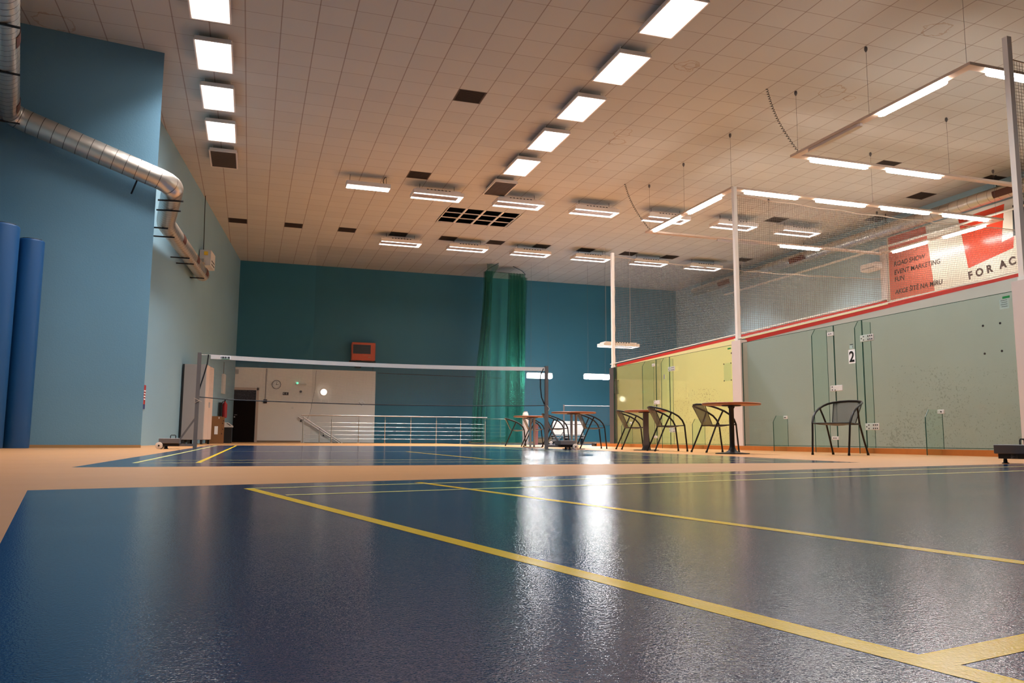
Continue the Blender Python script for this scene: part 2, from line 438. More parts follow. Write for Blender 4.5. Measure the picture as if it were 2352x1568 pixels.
# walls
b = MB(); b.box(-3, XR+0.3, YB, YB+0.2, -0.0, ZC+0.02); struct(b.build('wall_back', M['teal_wall']))
b = MB(); b.box(-0.85, 4.98, YB-0.012, YB, 0.0, 3.0); struct(b.build('wall_back_white_panel', M['white_paint']))
b = MB(); b.box(XR, XR+0.2, -7, YB, 0, ZC+0.02); struct(b.build('wall_right', wallpaint('right wall paint', (0.40, 0.52, 0.55))))
b = MB(); b.prism([(-0.65, 34.1, 0), (-2.385, 17.9, 0), (-2.685, 17.9, 0), (-0.95, 34.1, 0)][::-1], (0, 0, ZC+0.02)); struct(b.build('wall_left_recess', M['pale_wall']))
b = MB(); b.prism([(-1.83, 15.71, 0), (-2.46, 19.2, 0), (-6.0, 19.2, 0), (-6.0, 14.98, 0), (-4.55, 15.235, 0)], (0, 0, ZC+0.02)); struct(b.build('wall_left', M['blue_wall']))
b = MB(); b.prism([(-4.50, 15.24, 0), (-4.75, 15.19, 0), (0.42, -6.8, 0), (0.67, -6.8, 0)], (0, 0, ZC+0.02)); struct(b.build('wall_left_near', M['blue_wall']))
b = MB(); b.box(0.3, XR+0.2, -6.9, -6.7, 0, ZC+0.02); struct(b.build('wall_front', M['blue_wall']))
# thin skirting along the left block
b = MB(); b.prism([(-1.825, 15.70, 0), (-4.5, 15.232, 0), (-4.5, 15.215, 0), (-1.825, 15.683, 0)], (0, 0, 0.05)); struct(b.build('baseboard_left', P('ochre skirting', (0.35, 0.20, 0.08), 0.6)))
b = MB(); b.box(-0.8, -0.62, YB-0.03, YB-0.012, 0, 0.07); b.box(0.2, 2.0, YB-0.03, YB-0.012, 0, 0.07); b.box(9.1, XR, YB-0.02, YB, 0, 0.08); struct(b.build('baseboard_back', P('brown skirting', (0.30, 0.20, 0.13), 0.6)))

# squash court dividers (side walls that rise towards the front wall)
def zl(x): return 2.2+0.25*(x-XG)
def divider(name, y0, y1, mat):
    b = MB(); xa, xb = XG+0.10, XR
    b.prism([(xa, y0, 0), (xb, y0, 0), (xb, y0, zl(xb)+0.08), (xa, y0, zl(xa)+0.08)], (0, y1-y0, 0))
    o = struct(b.build(name, mat))
    b = MB(); b.prism([(xa, y0-0.004, zl(xa)), (xb, y0-0.004, zl(xb)), (xb, y0-0.004, zl(xb)+0.08), (xa, y0-0.004, zl(xa)+0.08)], (0, 0.006, 0))
    b.build('out_line', M['red_line'], o)
    b = MB(); b.prism([(xa-0.1, y0-0.01, zl(xa)+0.08), (xb, y0-0.01, zl(xb)+0.105), (xb, y0-0.01, zl(xb)+0.14), (xa-0.1, y0-0.01, zl(xa)+0.10)], (0, y1-y0+0.02, 0))
    b.build('cap', M['cap_white'], o)
    return o
divider('wall_court_far', 20.5, 20.72, M['court_yellow'])
divider('wall_court_middle', 14.3, 14.56, M['court_white'])
divider('wall_court_near', 7.75, 7.99, M['court_white'])
b = MB(); b.box(XR-0.06, XR, 7.99, 14.3, 0, 4.64); b.box(XR-0.06, XR, 14.56, 20.5, 0, 4.64); fwall = struct(b.build('wall_court_front', M['front_wall']))
b = MB(); b.box(XR-0.064, XR-0.058, 7.99, 14.3, 4.57, 4.64); b.box(XR-0.064, XR-0.058, 14.56, 20.5, 4.57, 4.64); b.build('out_line', M['red_line'], fwall)
# pillars at the ends of the dividers, near white wall, kick board
b = MB(); b.box(XG-0.04, XG+0.12, 14.28, 14.60, 0.0, 2.27); struct(b.build('trim_4', M['pillar_white']))
b = MB(); b.box(XG-0.06, XG+0.14, -6.7, 7.98, 0.0, 2.32); struct(b.build('wall_court_entrance', M['pillar_white']))
b = MB(); b.box(XG-0.02, XG+0.06, 20.48, 20.74, 0.0, 2.2); struct(b.build('trim_5', M['dark_steel']))
b = MB(); b.box(XG-0.05, XG+0.05, 7.98, 21.6, 0.0, 0.085); struct(b.build('baseboard_courts', M['board']))

# ------------------------------------------------------------------ ceiling vents
ordn = ['first', 'second', 'third', 'fourth', 'fifth', 'sixth', 'seventh', 'eighth', 'ninth', 'tenth', 'eleventh']
vlabels = ['dark square opening where one ceiling tile is missing, alone above mid hall', 'dark square grille in the ceiling between the louvred lamp and the unlit panel']
for k in range(11): vlabels.append('brown tile-sized grille in the far ceiling row, %s from the left wall' % ordn[k])
vlabels = vlabels[:12]+['brown tile-sized grille in the far ceiling row, nearest the right wall',
    'brown ceiling grille behind the far court netting, between two high lamps', 'brown ceiling grille over the near court light frame, beside its second lit tube',
    'small brown ceiling grille by the right duct above the red banner block', 'dark ceiling grille by the right wall, nearest the white pole at the right edge', 'small brown ceiling grille beside the right duct, above the coral banner block']
proto = None
for (i, j), lab in zip(vent_cells, vlabels):
    x, y = X0+(i+0.5)*T, Y0+(j+0.5)*T
    if proto is None:
        proto = thing('ceiling_vent', lab, 'vent', (x, y, ZC), group='dark ceiling grilles')
        b = MB()
        for s in (-1, 1):
            b.box(x+s*0.285-0.015, x+s*0.285+0.015, y-0.3, y+0.3, ZC+0.0, ZC+0.03); b.box(x-0.27, x+0.27, y+s*0.285-0.015, y+s*0.285+0.015, ZC, ZC+0.03)
        b.build('frame', M['vent'], proto)
        b = MB()
        for q in range(13): b.box(x-0.27, x+0.27, y-0.26+q*0.042, y-0.245+q*0.042, ZC+0.008, ZC+0.035)
        b.build('slats', M['vent'], proto)
        b = MB(); b.box(x-0.28, x+0.28, y-0.28, y+0.28, ZC+0.05, ZC+0.06); b.build('backing', M['plenum'], proto)
        t = proto
    else:
        t = dup(proto); t.location = (x, y, ZC); tag(t, lab)

# ------------------------------------------------------------------ ceiling panel lamps
def panel(lit):
    t = thing('ceiling_panel_lamp', 'x', 'ceiling lamp', (0, 0, 0), group='ceiling panel lamps')
    z0 = -0.19; z1 = -0.10
    b = MB(); b.rbox(-0.32, 0.32, -0.62, 0.62, z0+0.012, z1, 0.012)
    for s in (-1, 1): b.box(s*0.32-0.012, s*0.32+0.012, -0.62, 0.62, z0, z0+0.03); b.box(-0.32, 0.32, s*0.62-0.012, s*0.62+0.012, z0, z0+0.03)
    b.build('housing', M['lamp_white'], t)
    b = MB(); b.box(-0.295, 0.295, -0.595, 0.595, z0+0.004, z0+0.013)
    if not lit:
        for q in range(28): b.box(-0.295, 0.295, -0.59+q*0.0432, -0.585+q*0.0432, z0-0.002, z0+0.004)
    b.build('diffuser' if lit else 'louvre', M['em_panel'] if lit else M['lamp_off'], t)
    for sx in (-0.25, 0.25):
        for sy_ in (-0.5, 0.5):
            b = MB(); b.tube([(sx, sy_, z1), (sx, sy_, 0)], 0.006, 6); b.build('hanger', M['lamp_white'], t)
    if lit: arealight('lamp_light', t, (0, 0, z0-0.002), 0.58, 1.18, PANEL_W)
    return t
pl = panel(True); pd = panel(False)
used = {True: False, False: False}
rows = [('left', -0.92, [(21.03, False, 'unlit brown louvred ceiling panel at the far end of the left lamp row'),
          (19.07, True, 'lit ceiling panel in the left row, next to the unlit louvred one'),
          (17.13, True, 'lit ceiling panel in the left row, second from the unlit louvred one'),
          (15.18, True, 'lit ceiling panel in the left row, beside the corner of the blue wall block'),
          (13.2, True, 'lit ceiling panel in the left row, cut by the top edge'),
          (11.2, True, 'unseen lit panel extending the left row'), (9.2, True, 'unseen lit panel extending the left row'), (6.0, True, 'unseen lit panel extending the left row'), (0.0, True, 'unseen lit panel extending the left row')]),  # out of view; the last two are added to brighten the near floor
        ('middle', 6.43, [(21.03, False, 'unlit brown louvred ceiling panel at the far end of the middle lamp row'),
          (19.13, True, 'lit ceiling panel in the middle row, next to the unlit louvred one'),
          (17.17, True, 'lit ceiling panel in the middle row, second from the unlit louvred one'),
          (15.19, True, 'lit ceiling panel in the middle row, third from the unlit louvred one'),
          (13.22, True, 'lit ceiling panel in the middle row, fourth from the unlit louvred one'),
          (11.24, True, 'lit ceiling panel in the middle row, cut by the top edge'),
          (9.26, True, 'unseen lit panel extending the middle row'), (6.3, True, 'unseen lit panel extending the middle row'), (0.4, True, 'unseen lit panel extending the middle row')])]  # last two panels are unseen, added as extra light for the near floor
for nm, x, lst in rows:
    for y, lit, lab in lst:
        src = pl if lit else pd
        t = src if not used[lit] else dup(src); used[lit] = True
        t.location = (x, y, ZC); tag(t, lab)

# ------------------------------------------------------------------ high lamps
def bay():
    t = thing('tube_bank_lamp', 'x', 'ceiling lamp', group='vented ceiling lamps with two tube banks')
    zb = -0.36
    b = MB(); L2, W2 = 0.72, 0.30
    for q in (-1, 1):
        b.box(-L2, L2, q*W2-0.008, q*W2+0.008, zb, zb+0.11); b.box(q*L2-0.008, q*L2+0.008, -W2, W2, zb, zb+0.11)
    b.box(-L2, L2, -W2, W2, zb+0.10, zb+0.115)
    b.build('housing', M['lamp_white'], t)
    b = MB(); b.box(-0.64, 0.64, -0.24, 0.24, zb+0.115, zb+0.165); b.build('top_tray', M['lamp_white'], t)
    b = MB()
    for q in range(7): b.box(-0.34+q*0.105, -0.29+q*0.105, -0.247, -0.239, zb+0.125, zb+0.155)
    b.box(-0.34, 0.34, -0.245, -0.239, zb+0.138, zb+0.142)
    b.build('vent_slots', M['black_steel'], t)
    b = MB()
    b.box(-0.70, 0.70, -0.285, -0.185, zb+0.006, zb+0.016); b.box(-0.70, 0.70, 0.185, 0.285, zb+0.006, zb+0.016)
    b.box(0.60, 0.70, -0.185, 0.185, zb+0.006, zb+0.016)
    b.build('lit_rim', M['em_bay'], t)
    b = MB(); b.box(-0.70, 0.60, -0.185, 0.185, zb+0.012, zb+0.02)
    for s in (-0.06, 0.06): b.box(-0.68, 0.58, s-0.012, s+0.012, zb+0.004, zb+0.012)
    b.build('reflector', M['lamp_reflector'], t)
    for sx in (-0.5, 0.5):
        b = MB(); b.tube([(sx, 0, zb+0.165), (sx, 0, 0)], 0.006, 6); b.build('hanger', M['black_steel'], t)
    for s in (-0.235, 0.235): arealight('tube_light', t, (0, s, zb-0.001), 1.36, 0.085, BAY_W, (0.96, 0.98, 1.0), 1.95)
    return t
bp = bay(); first = True
bx = [4.8, 7.25, 9.68, 12.12, 14.58, 17.02]
for ri_, (y, rl) in enumerate([(21.85, 'nearer'), (27.72, 'farther')]):
    for k, x in enumerate(bx):
        t = bp if first else dup(bp); first = False
        t.location = (x, y, ZC-0.0)
        tag(t, 'white vented twin-tube ceiling lamp, %s of six from the left in the %s row' % (ordn[k], rl))
# louvred lamp at the left end of the nearer row
t = thing('louvred_lamp', 'narrow white louvred ceiling lamp at the left end of the nearer lamp row', 'ceiling lamp', (2.82, 21.66, ZC))
b = MB(); b.rbox(-0.6+2.82, 0.6+2.82, 21.66-0.18, 21.66+0.18, ZC-0.34, ZC-0.22, 0.012); b.build('housing', M['lamp_white'], t)
b = MB(); b.box(2.82-0.58, 2.82+0.58, 21.66-0.16, 21.66+0.16, ZC-0.352, ZC-0.345); b.build('diffuser', M['em_bay'], t)
b = MB()
for q in range(22): b.box(2.27+q*0.052, 2.276+q*0.052, 21.50, 21.66, ZC-0.362, ZC-0.352)
b.box(2.24, 3.40, 21.655, 21.665, ZC-0.362, ZC-0.352)
b.build('louvre', M['metal_grey'], t)
b = MB(); b.tube([(3.25, 21.6, ZC-0.22), (3.22, 21.6, ZC-0.12), (3.25, 21.6, ZC-0.03), (3.31, 21.6, ZC)], 0.012, 6); b.build('cable', M['black_steel'], t, True)
for sx in (-0.5, 0.5):
    b = MB(); b.tube([(2.82+sx, 21.66, ZC-0.22), (2.82+sx, 21.66, ZC)], 0.006, 6); b.build('hanger', M['black_steel'], t)
arealight('tube_light', t, (0, 0, -0.364), 1.14, 0.30, BAY_W*0.8, (0.96, 0.98, 1.0), 2.2)

# ------------------------------------------------------------------ squash court light frames
def light_frame(label, x0, x1, y0, y1, tubes, wires):
    z = 6.0
    t = thing('court_light_frame', label, 'light frame', ((x0+x1)/2, (y0+y1)/2, z), group='hanging squash court light frames')
    w = 0.075
    for (xa, xb, ya, yb) in ((x0-w, x1+w, y0-w, y0+w), (x0-w, x1+w, y1-w, y1+w), (x0-w, x0+w, y0+w, y1-w), (x1-w, x1+w, y0+w, y1-w)):
        b = MB(); b.box(xa, xb, ya, yb, z, z+0.05); b.build('rail', M['frame_white'], t)
    for (ax, a, c, lit) in tubes:
        b = MB()
        if ax in 'NF':
            y = y0 if ax == 'N' else y1
            pr = [(a, 0), (a+0.05, 0.05), (c-0.05, 0.05), (c, 0)]
            b.prism([(a, y-0.03, z-0.002), (a+0.06, y-0.055, z-0.002), (c-0.06, y-0.055, z-0.002), (c, y-0.03, z-0.002), (c, y+0.03, z-0.002), (c-0.06, y+0.055, z-0.002), (a+0.06, y+0.055, z-0.002), (a, y+0.03, z-0.002)], (0, 0, -0.055))
        else:
            x = x0 if ax == 'L' else x1
            b.prism([(x-0.03, a, z-0.002), (x-0.055, a+0.06, z-0.002), (x-0.055, c-0.06, z-0.002), (x-0.03, c, z-0.002), (x+0.03, c, z-0.002), (x+0.055, c-0.06, z-0.002), (x+0.055, a+0.06, z-0.002), (x+0.03, a, z-0.002)], (0, 0, -0.055))
        o = b.build('tube' if lit else 'unlit_tube', M['em_tube'] if lit else M['lamp_reflector'], t)
        if not lit: o['label'] = 'unlit tube cover'
    for (x, y) in wires:
        b = MB(); b.tube([(x, y, z+0.05), (x, y, ZC)], 0.003, 5); b.lathe([(0.012, ZC-0.10), (0.03, ZC-0.06), (0.03, ZC-0.02), (0.02, ZC)], 8, (x, y, 0)); b.build('wire', M['grey_steel'], t)
    return t
light_frame('rectangular light frame hanging over the far yellow squash court', 10.48, 18.6, 15.70, 19.88,
    [('N', 10.80, 12.26, 1), ('N', 12.81, 14.24, 1), ('N', 14.76, 16.24, 1), ('N', 16.72, 18.2, 1), ('R', 16.13, 17.5, 1), ('R', 18.1, 19.4, 1), ('F', 14.87, 16.25, 1), ('F', 12.7, 14.1, 0), ('L', 16.21, 17.68, 1), ('L', 18.15, 19.56, 1)],
    [(10.48, 15.75), (10.48, 19.8), (14.5, 15.7), (18.5, 15.7), (14.5, 19.88), (18.5, 19.88), (10.48, 17.9)])
light_frame('rectangular light frame hanging over the near squash court', 10.45, 18.6, 9.15, 13.38,
    [('N', 10.80, 12.26, 1), ('N', 12.81, 14.24, 1), ('N', 14.76, 16.24, 1), ('N', 16.72, 18.2, 1), ('R', 9.6, 11.0, 1), ('R', 11.6, 13.0, 1), ('F', 10.82, 12.25, 1), ('F', 12.78, 14.22, 1), ('L', 9.6, 11.05, 1), ('L', 11.5, 12.95, 0)],
    [(10.45, 9.2), (10.45, 13.3), (14.5, 13.38), (18.5, 13.38), (10.45, 11.3)])
for lab, (xa, ya), (xb, yb) in (('coiled cable from the ceiling to the near court light frame', (9.80, 13.38), (10.47, 13.30)), ('coiled cable from the ceiling to the far court light frame', (9.79, 19.96), (10.50, 19.82))):
    pts = []
    for k in range(241):
        f = k/240; a = f*2*PI*26; z = ZC+(6.05-ZC)*f; sag = 0.12*math.sin(PI*f)
        pts.append((xa+(xb-xa)*f-sag+0.022*math.cos(a), ya+(yb-ya)*f+0.022*math.sin(a), z))
    b = MB(); b.tube(pts, 0.006, 5); tag(b.build('coiled_cable', M['black_steel'], None, True), lab, 'cable', 'coiled cables of the light frames')

# ------------------------------------------------------------------ pendant lamps at the back right
def pendant(label, x, y, z, ln, ang):
    t = thing('pendant_lamp', label, 'pendant lamp', (x, y, z), ang, 'pendant lamps over the far right court')
    b = MB(); b.rbox(-ln/2, ln/2, -0.09, 0.09, -0.10, 0.09, 0.03); b.build('diffuser', M['em_pend'], t, world=False)
    b = MB(); b.box(-ln/2-0.01, ln/2+0.01, -0.05, 0.05, 0.088, 0.12); b.build('housing', M['lamp_white'], t, world=False)
    for s in (-0.35*ln, 0.35*ln):
        b = MB(); b.tube([(s, 0, 0.12), (s, 0, ZC-z)], 0.003, 5); b.build('wire', M['grey_steel'], t, world=False)
    return t
pendant('glowing white pendant bar lamp left of the far net pole, behind the net post', 11.10, 30.6, 2.74, 1.06, 0.0)
pendant('glowing white pendant bar lamp half hidden by the far squash court corner', 13.45, 30.2, 2.74, 1.10, 0.0)
t = dup(bp); t.location = (12.96, 27.1, 3.98); tag(t, 'white vented twin-tube lamp hung low on wires behind the far white pole', 'ceiling lamp', 'vented ceiling lamps with two tube banks')
for ch in list(t.children):
    if ch.name.startswith('hanger'): bpy.data.objects.remove(ch)
    elif ch.type == 'LIGHT': ch.data = ch.data.copy(); ch.data.energy = 25
for s in (-0.5, 0.5):
    b = MB(); b.tube([(12.96+s, 27.1, 3.82), (12.96+s, 27.1, ZC)], 0.006, 5); b.build('hanger', M['inox'], t)

# ------------------------------------------------------------------ ducts
def smooth_path(pts, rad, seg=10):
    out = [Vector(pts[0])]
    for i in range(1, len(pts)-1):
        p = Vector(pts[i]); a = (Vector(pts[i-1])-p); c = (Vector(pts[i+1])-p)
        d = min(rad, a.length*0.45, c.length*0.45); pa = p+a.normalized()*d; pc = p+c.normalized()*d
        for k in range(seg+1):
            f = k/seg; out.append(pa*(1-f)**2+p*2*f*(1-f)+pc*f*f)
    out.append(Vector(pts[-1])); return out
def resample(pts, step):
    out = [pts[0]]; acc = 0
    for i in range(len(pts)-1):
        a, c = pts[i], pts[i+1]; ln = (c-a).length; n = max(1, int(round(ln/step)))
        for k in range(1, n+1): out.append(a+(c-a)*k/n)
    return out
def seams(pts, r, step=0.18):
    pts = resample(smooth_path(pts, 0.32), 0.02); b = MB(); acc = 0.0
    for i in range(1, len(pts)-1):
        acc += (pts[i]-pts[i-1]).length
        if acc >= step:
            acc = 0.0; d = (pts[i+1]-pts[i-1]).normalized()*0.0045
            b.tube([pts[i]-d, pts[i]+d], r*1.012, 28, caps=False)
    return b
def duct(b, pts, r, ring=0.14):
    pts = resample(smooth_path(pts, 0.32), 0.045)
    rr = []; acc = 0
    for i, p in enumerate(pts):
        if i: acc += (p-pts[i-1]).length
        ph = (acc % ring)/ring
        rr.append(r*(1.008 if ph < 0.3 else 1.0))
    b.tube(pts, rr, 28)
E1 = Vector((-4.14, 15.03, 5.62)); E2 = Vector((-1.52, 15.50, 4.78)); E3 = Vector((-1.93, 18.5, 4.80)); E4 = Vector((-1.47, 24.2, 4.80))
E0 = E1+Vector((0.232, -0.973, 0))*9.5
t = thing('ventilation_duct', 'long silver spiral ventilation duct bending round the blue wall block on the left', 'duct', tuple(E2))
b = MB(); duct(b, [E0, E1, E2, E3, E4], 0.19); b.build('pipe', M['duct'], t, True)
seams([E0, E1, E2, E3, E4], 0.19).build('seam_rings', M['duct_seam'], t, True)
def outlet(c, axis, ang, r=0.192, ln=0.34, half=0.5):
    b = MB(); axis = Vector(axis).normalized(); u = axis.cross(Vector((0, 0, 1))).normalized(); w = u.cross(axis)
    vs = []; n = 8
    for e in (-ln/2, ln/2):
        for rr in (r+0.001, r+0.008):
            for k in range(n+1):
                a = ang-half+2*half*k/n; vs.append(Vector(c)+axis*e+(u*math.cos(a)+w*math.sin(a))*rr)
    m = n+1; fs = []
    for k in range(n):
        fs.append((m+k, m+k+1, 3*m+k+1, 3*m+k)); fs.append((k, k+1, m+k+1, m+k)); fs.append((2*m+k+1, 2*m+k, 3*m+k, 3*m+k+1))
    b.add(vs, fs); return b
d4 = (E4-E3).normalized(); d1 = (E0-E1).normalized()
for f in (1.4, 3.6, 5.3): outlet(E3+d4*f, d4, -0.05).build('outlet_grille', M['duct_brown'], t)
for f in (0.55, 3.2): outlet(E1+d1*f, d1, PI+0.15).build('outlet_grille', M['duct_brown'], t)
# black wall brackets
def bracket(p, q): 
    b = MB(); b.tube([p, q], 0.017, 6); b.build('bracket', M['black_steel'], t)
side = Vector((-0.98, 0.19, 0))
for f in (0.35, 1.1): 
    c = E2+(E3-E2).normalized()*f; bracket(c+Vector((0.2, 0, -0.2)), c+side*(0.25)+Vector((0, 0, -0.2)))
for f in (-0.35, 0.45, 2.6, 3.3, 5.2):
    c = E3+d4*f; xw = -0.65-(34.1-c.y)*0.1071; bracket(c+Vector((0.12, 0, -0.2)), (xw-0.02 if f > 0 else c.x-0.35, c.y, c.z-0.2))
for f in (0.15, 2.3, 3.9):
    c = E1+d1*f; bracket(c+Vector((0.2, 0.05, -0.2)), c+Vector((-0.62, -0.1, -0.2)))
c = E2-(E2-E1).normalized()*0.65; bracket(c+Vector((0.03, 0, -0.15)), (c.x-0.09, 15.72-0.175*(1.83+c.x)*-1-0.02-(-1.83-c.x)*0.35, c.z-0.42))
# right duct
t = thing('ventilation_duct', 'long silver round duct along the top of the right wall above the banner', 'duct', (18.95, 20, 6.85))
b = MB(); duct(b, [Vector((18.95, 31.6, 6.85)), Vector((18.95, 6.0, 6.85))], 0.19); b.build('pipe', M['duct'], t, True)
seams([Vector((18.95, 31.6, 6.85)), Vector((18.95, 6.0, 6.85))], 0.19, 0.3).build('seam_rings', M['duct_seam'], t, True)
b = MB(); b.tube([(19.2, 29.6, 6.40), (19.2, 6.0, 6.40)], 0.035, 8); b.build('thin_pipe', M['cap_white'], t, True)
for y in (15.55, 24.2, 29.0): outlet((18.95, y, 6.85), (0, 1, 0), PI+0.3, ln=0.9).build('outlet_grille', M['duct_brown'], t)
for y in (12, 16, 20, 24, 28, 31):
    b = MB(); b.tube([(18.95, y, 7.04), (18.95, y, ZC)], 0.012, 6); b.build('hanger', M['black_steel'], t)

# ------------------------------------------------------------------ blue foam rolls
def roll(label, x, y, r, h):
    t = thing('foam_roll', label, 'foam roll', (x, y, 0), group='blue foam rolls by the left wall')
    b = MB(); prof = [(r*0.97, 0), (r, 0.02), (r, h-0.03), (r*0.985, h-0.008), (r*0.95, h), (0.02, h+0.004)]
    b.lathe(prof, 40, (x, y, 0)); b.build('cover', M['mat_blue'], t, True)
    b = MB(); pts = []
    for k in range(60):
        a = k*0.42; rr = r*0.12+(r*0.8)*k/59; pts.append((x+rr*math.cos(a), y+rr*math.sin(a), h+0.008))
    b.tube(pts, 0.006, 5); b.build('end_spiral', M['black_plastic'], t, True)
    return t
roll('tall blue foam roll standing in the corner, cut by the left edge', -3.95, 14.55, 0.27, 3.56)
roll('slimmer tall blue foam roll, right of the two by the left wall', -3.59, 14.90, 0.20, 3.42)

# ------------------------------------------------------------------ chairs and tables
def make_chair():
    t = thing('armchair', 'x', 'chair', group='dark tubular armchairs with mesh seats')
    R_ = 0.0135
    top = [(0.275, 0.245, 0.445), (0.283, 0.205, 0.53), (0.284, 0.14, 0.60), (0.282, 0.04, 0.658), (0.275, -0.07, 0.70), (0.255, -0.17, 0.732), (0.21, -0.245, 0.752), (0.13, -0.288, 0.765), (0.0, -0.30, 0.77)]
    pts = [Vector(p) for p in top]+[Vector((-p[0], p[1], p[2])) for p in top[-2::-1]]
    b = MB(); b.tube(pts, R_*1.15, 8); b.build('arm_hoop', M['chair_tube'], t, True, False)
    for s in (-1, 1):
        b = MB(); b.tube([(s*0.275, 0.245, 0.45), (s*0.27, 0.265, 0.25), (s*0.265, 0.29, 0.02)], R_, 8); b.tube([(s*0.265, 0.29, 0.0), (s*0.265, 0.289, 0.03)], R_*1.3, 8); b.build('leg', M['chair_tube'], t, True, False)
        b = MB(); b.tube([(s*0.278, 0.02, 0.665), (s*0.262, -0.03, 0.56), (s*0.245, -0.09, 0.43), (s*0.25, -0.19, 0.2), (s*0.258, -0.27, 0.02)], R_, 8); b.tube([(s*0.258, -0.277, 0.0), (s*0.258, -0.268, 0.03)], R_*1.3, 8); b.build('leg', M['chair_tube'], t, True, False)
    # seat frame and seat
    b = MB(); b.tube([(-0.272, 0.245, 0.445), (0.272, 0.245, 0.445)], 0.009, 8); b.tube([(-0.245, -0.09, 0.43), (0.245, -0.09, 0.43)], 0.009, 8)
    for s in (-1, 1): b.tube([(s*0.272, 0.245, 0.445), (s*0.255, 0.08, 0.435), (s*0.245, -0.09, 0.43)], 0.009, 8)
    b.build('seat_frame', M['chair_tube'], t, True, False)
    def sheet(f, nu, nv, th):
        b = MB(); vs = []
        for a in (0, 1):
            for i in range(nu+1):
                for j in range(nv+1):
                    p = f(i/nu, j/nv); vs.append((p[0], p[1]-(th*a if th > 0 else 0)*0, p[2]-th*a) if th > 0 else (p[0], p[1]+th*a, p[2]))
        m = (nu+1)*(nv+1); fs = []
        for i in range(nu):
            for j in range(nv):
                q = i*(nv+1)+j; fs.append((q, q+1, q+nv+2, q+nv+1)); fs.append((m+q, m+q+nv+1, m+q+nv+2, m+q+1))
        return b.add(vs, fs)
    b = sheet(lambda u, v: ((u-0.5)*0.49, -0.13+v*0.385, 0.446-0.035*math.sin(PI*u)*math.sin(PI*min(1, v*1.0))), 8, 8, 0.003); b.build('seat', M['mesh_metal'], t, True, False)
    b = sheet(lambda u, v: ((u-0.5)*(0.34+0.09*v), -0.118-0.155*v-0.02*math.sin(PI*u), 0.44+0.315*v), 8, 8, -0.003); b.build('backrest', M['mesh_metal'], t, True, False)
    for s in (-1, 1):
        b = MB(); b.tube([(s*0.17, -0.115, 0.435), (s*0.215, -0.262, 0.75)], 0.006, 6); b.build('backrest_edge', M['chair_tube'], t, True, False)
    return t
ch = make_chair(); firstc = True
chairs = [(7.93, 9.42, 112.6, 'dark armchair facing the camera alone before the green glass of court 2'),
          (7.157, 11.44, -94, 'dark armchair at the table with the flared black column'),
          (6.94, 12.62, -103, 'dark armchair overlapping the table top with the grey column'),
          (7.302, 14.67, -103, 'dark armchair left of the grey-column table, before the yellow glass'),
          (6.93, 15.90, -102, 'dark armchair left of the far white pole, under the overhanging brown table top'),
          (6.70, 17.40, -102, 'dark armchair hidden behind the right post of the badminton net'),
          (6.90, 19.48, -102, 'dark armchair under the farthest brown table, right of the leftmost chair'),
          (7.05, 21.4, -108, 'dark armchair, leftmost and farthest of all the chairs')]
for x, y, a, lab in chairs:
    t = ch if firstc else dup(ch); firstc = False
    t.location = (x, y, 0); t.rotation_euler = (0, 0, math.radians(a)); tag(t, lab)
def table(label, x, y, kind, r=0.41, rz=0.0):
    t = thing('round_table', label, 'table', (x, y, 0), rz, 'round brown bistro tables')
    b = MB(); b.lathe([(0.02, 0.712), (r-0.012, 0.712), (r, 0.718), (r, 0.736), (r-0.008, 0.742), (0.02, 0.742)], 48); b.build('table_top', M['wood_top'], t, True, False)
    b = MB(); b.lathe([(0.13, 0.695), (0.14, 0.70), (0.14, 0.712), (0.02, 0.712)], 24); b.build('top_plate', M['black_steel'], t, True, False)
    if kind == 'black':
        b = MB(); b.lathe([(0.245, 0.0), (0.245, 0.012), (0.20, 0.016), (0.10, 0.025), (0.06, 0.05), (0.040, 0.10), (0.036, 0.16), (0.036, 0.66), (0.05, 0.68), (0.05, 0.695)], 28); b.build('column', M['black_steel'], t, True, False)
    elif kind == 'grey':
        b = MB(); b.box(-0.05, 0.05, -0.05, 0.05, 0.012, 0.695); b.prism([(-0.05, -0.05, 0.10), (-0.09, -0.05, 0.012), (0.09, -0.05, 0.012), (0.05, -0.05, 0.10)], (0, 0.1, 0)); b.build('column', M['grey_steel'], t, False, False)
        b = MB(); b.lathe([(0.235, 0), (0.235, 0.01), (0.2, 0.014), (0.02, 0.016)], 28); b.build('base', M['black_steel'], t, True, False)
    else:
        for s in (-1, 1):
            b = MB(); b.tube([(s*0.045, 0, 0.012), (s*0.045, 0, 0.70)], 0.026, 12); b.build('column', M['metal_grey'], t, True, False)
        b = MB(); b.lathe([(0.23, 0), (0.23, 0.01), (0.2, 0.014), (0.02, 0.016)], 28); b.build('base', M['black_steel'], t, True, False)
    return t
table('round brown bistro table with a flared black column, nearest the pillar between the courts', 6.746, 10.30, 'black', 0.425)
table('round brown bistro table with a square grey column, before the yellow glass', 7.04, 13.57, 'grey', 0.40, -0.45)
table('round brown bistro table on twin pipes, just right of the right net post', 6.20, 15.07, 'twin', 0.45, -0.3)
table('round brown bistro table on twin pipes, farthest of the four', 6.42, 18.20, 'twin', 0.45, -0.3)

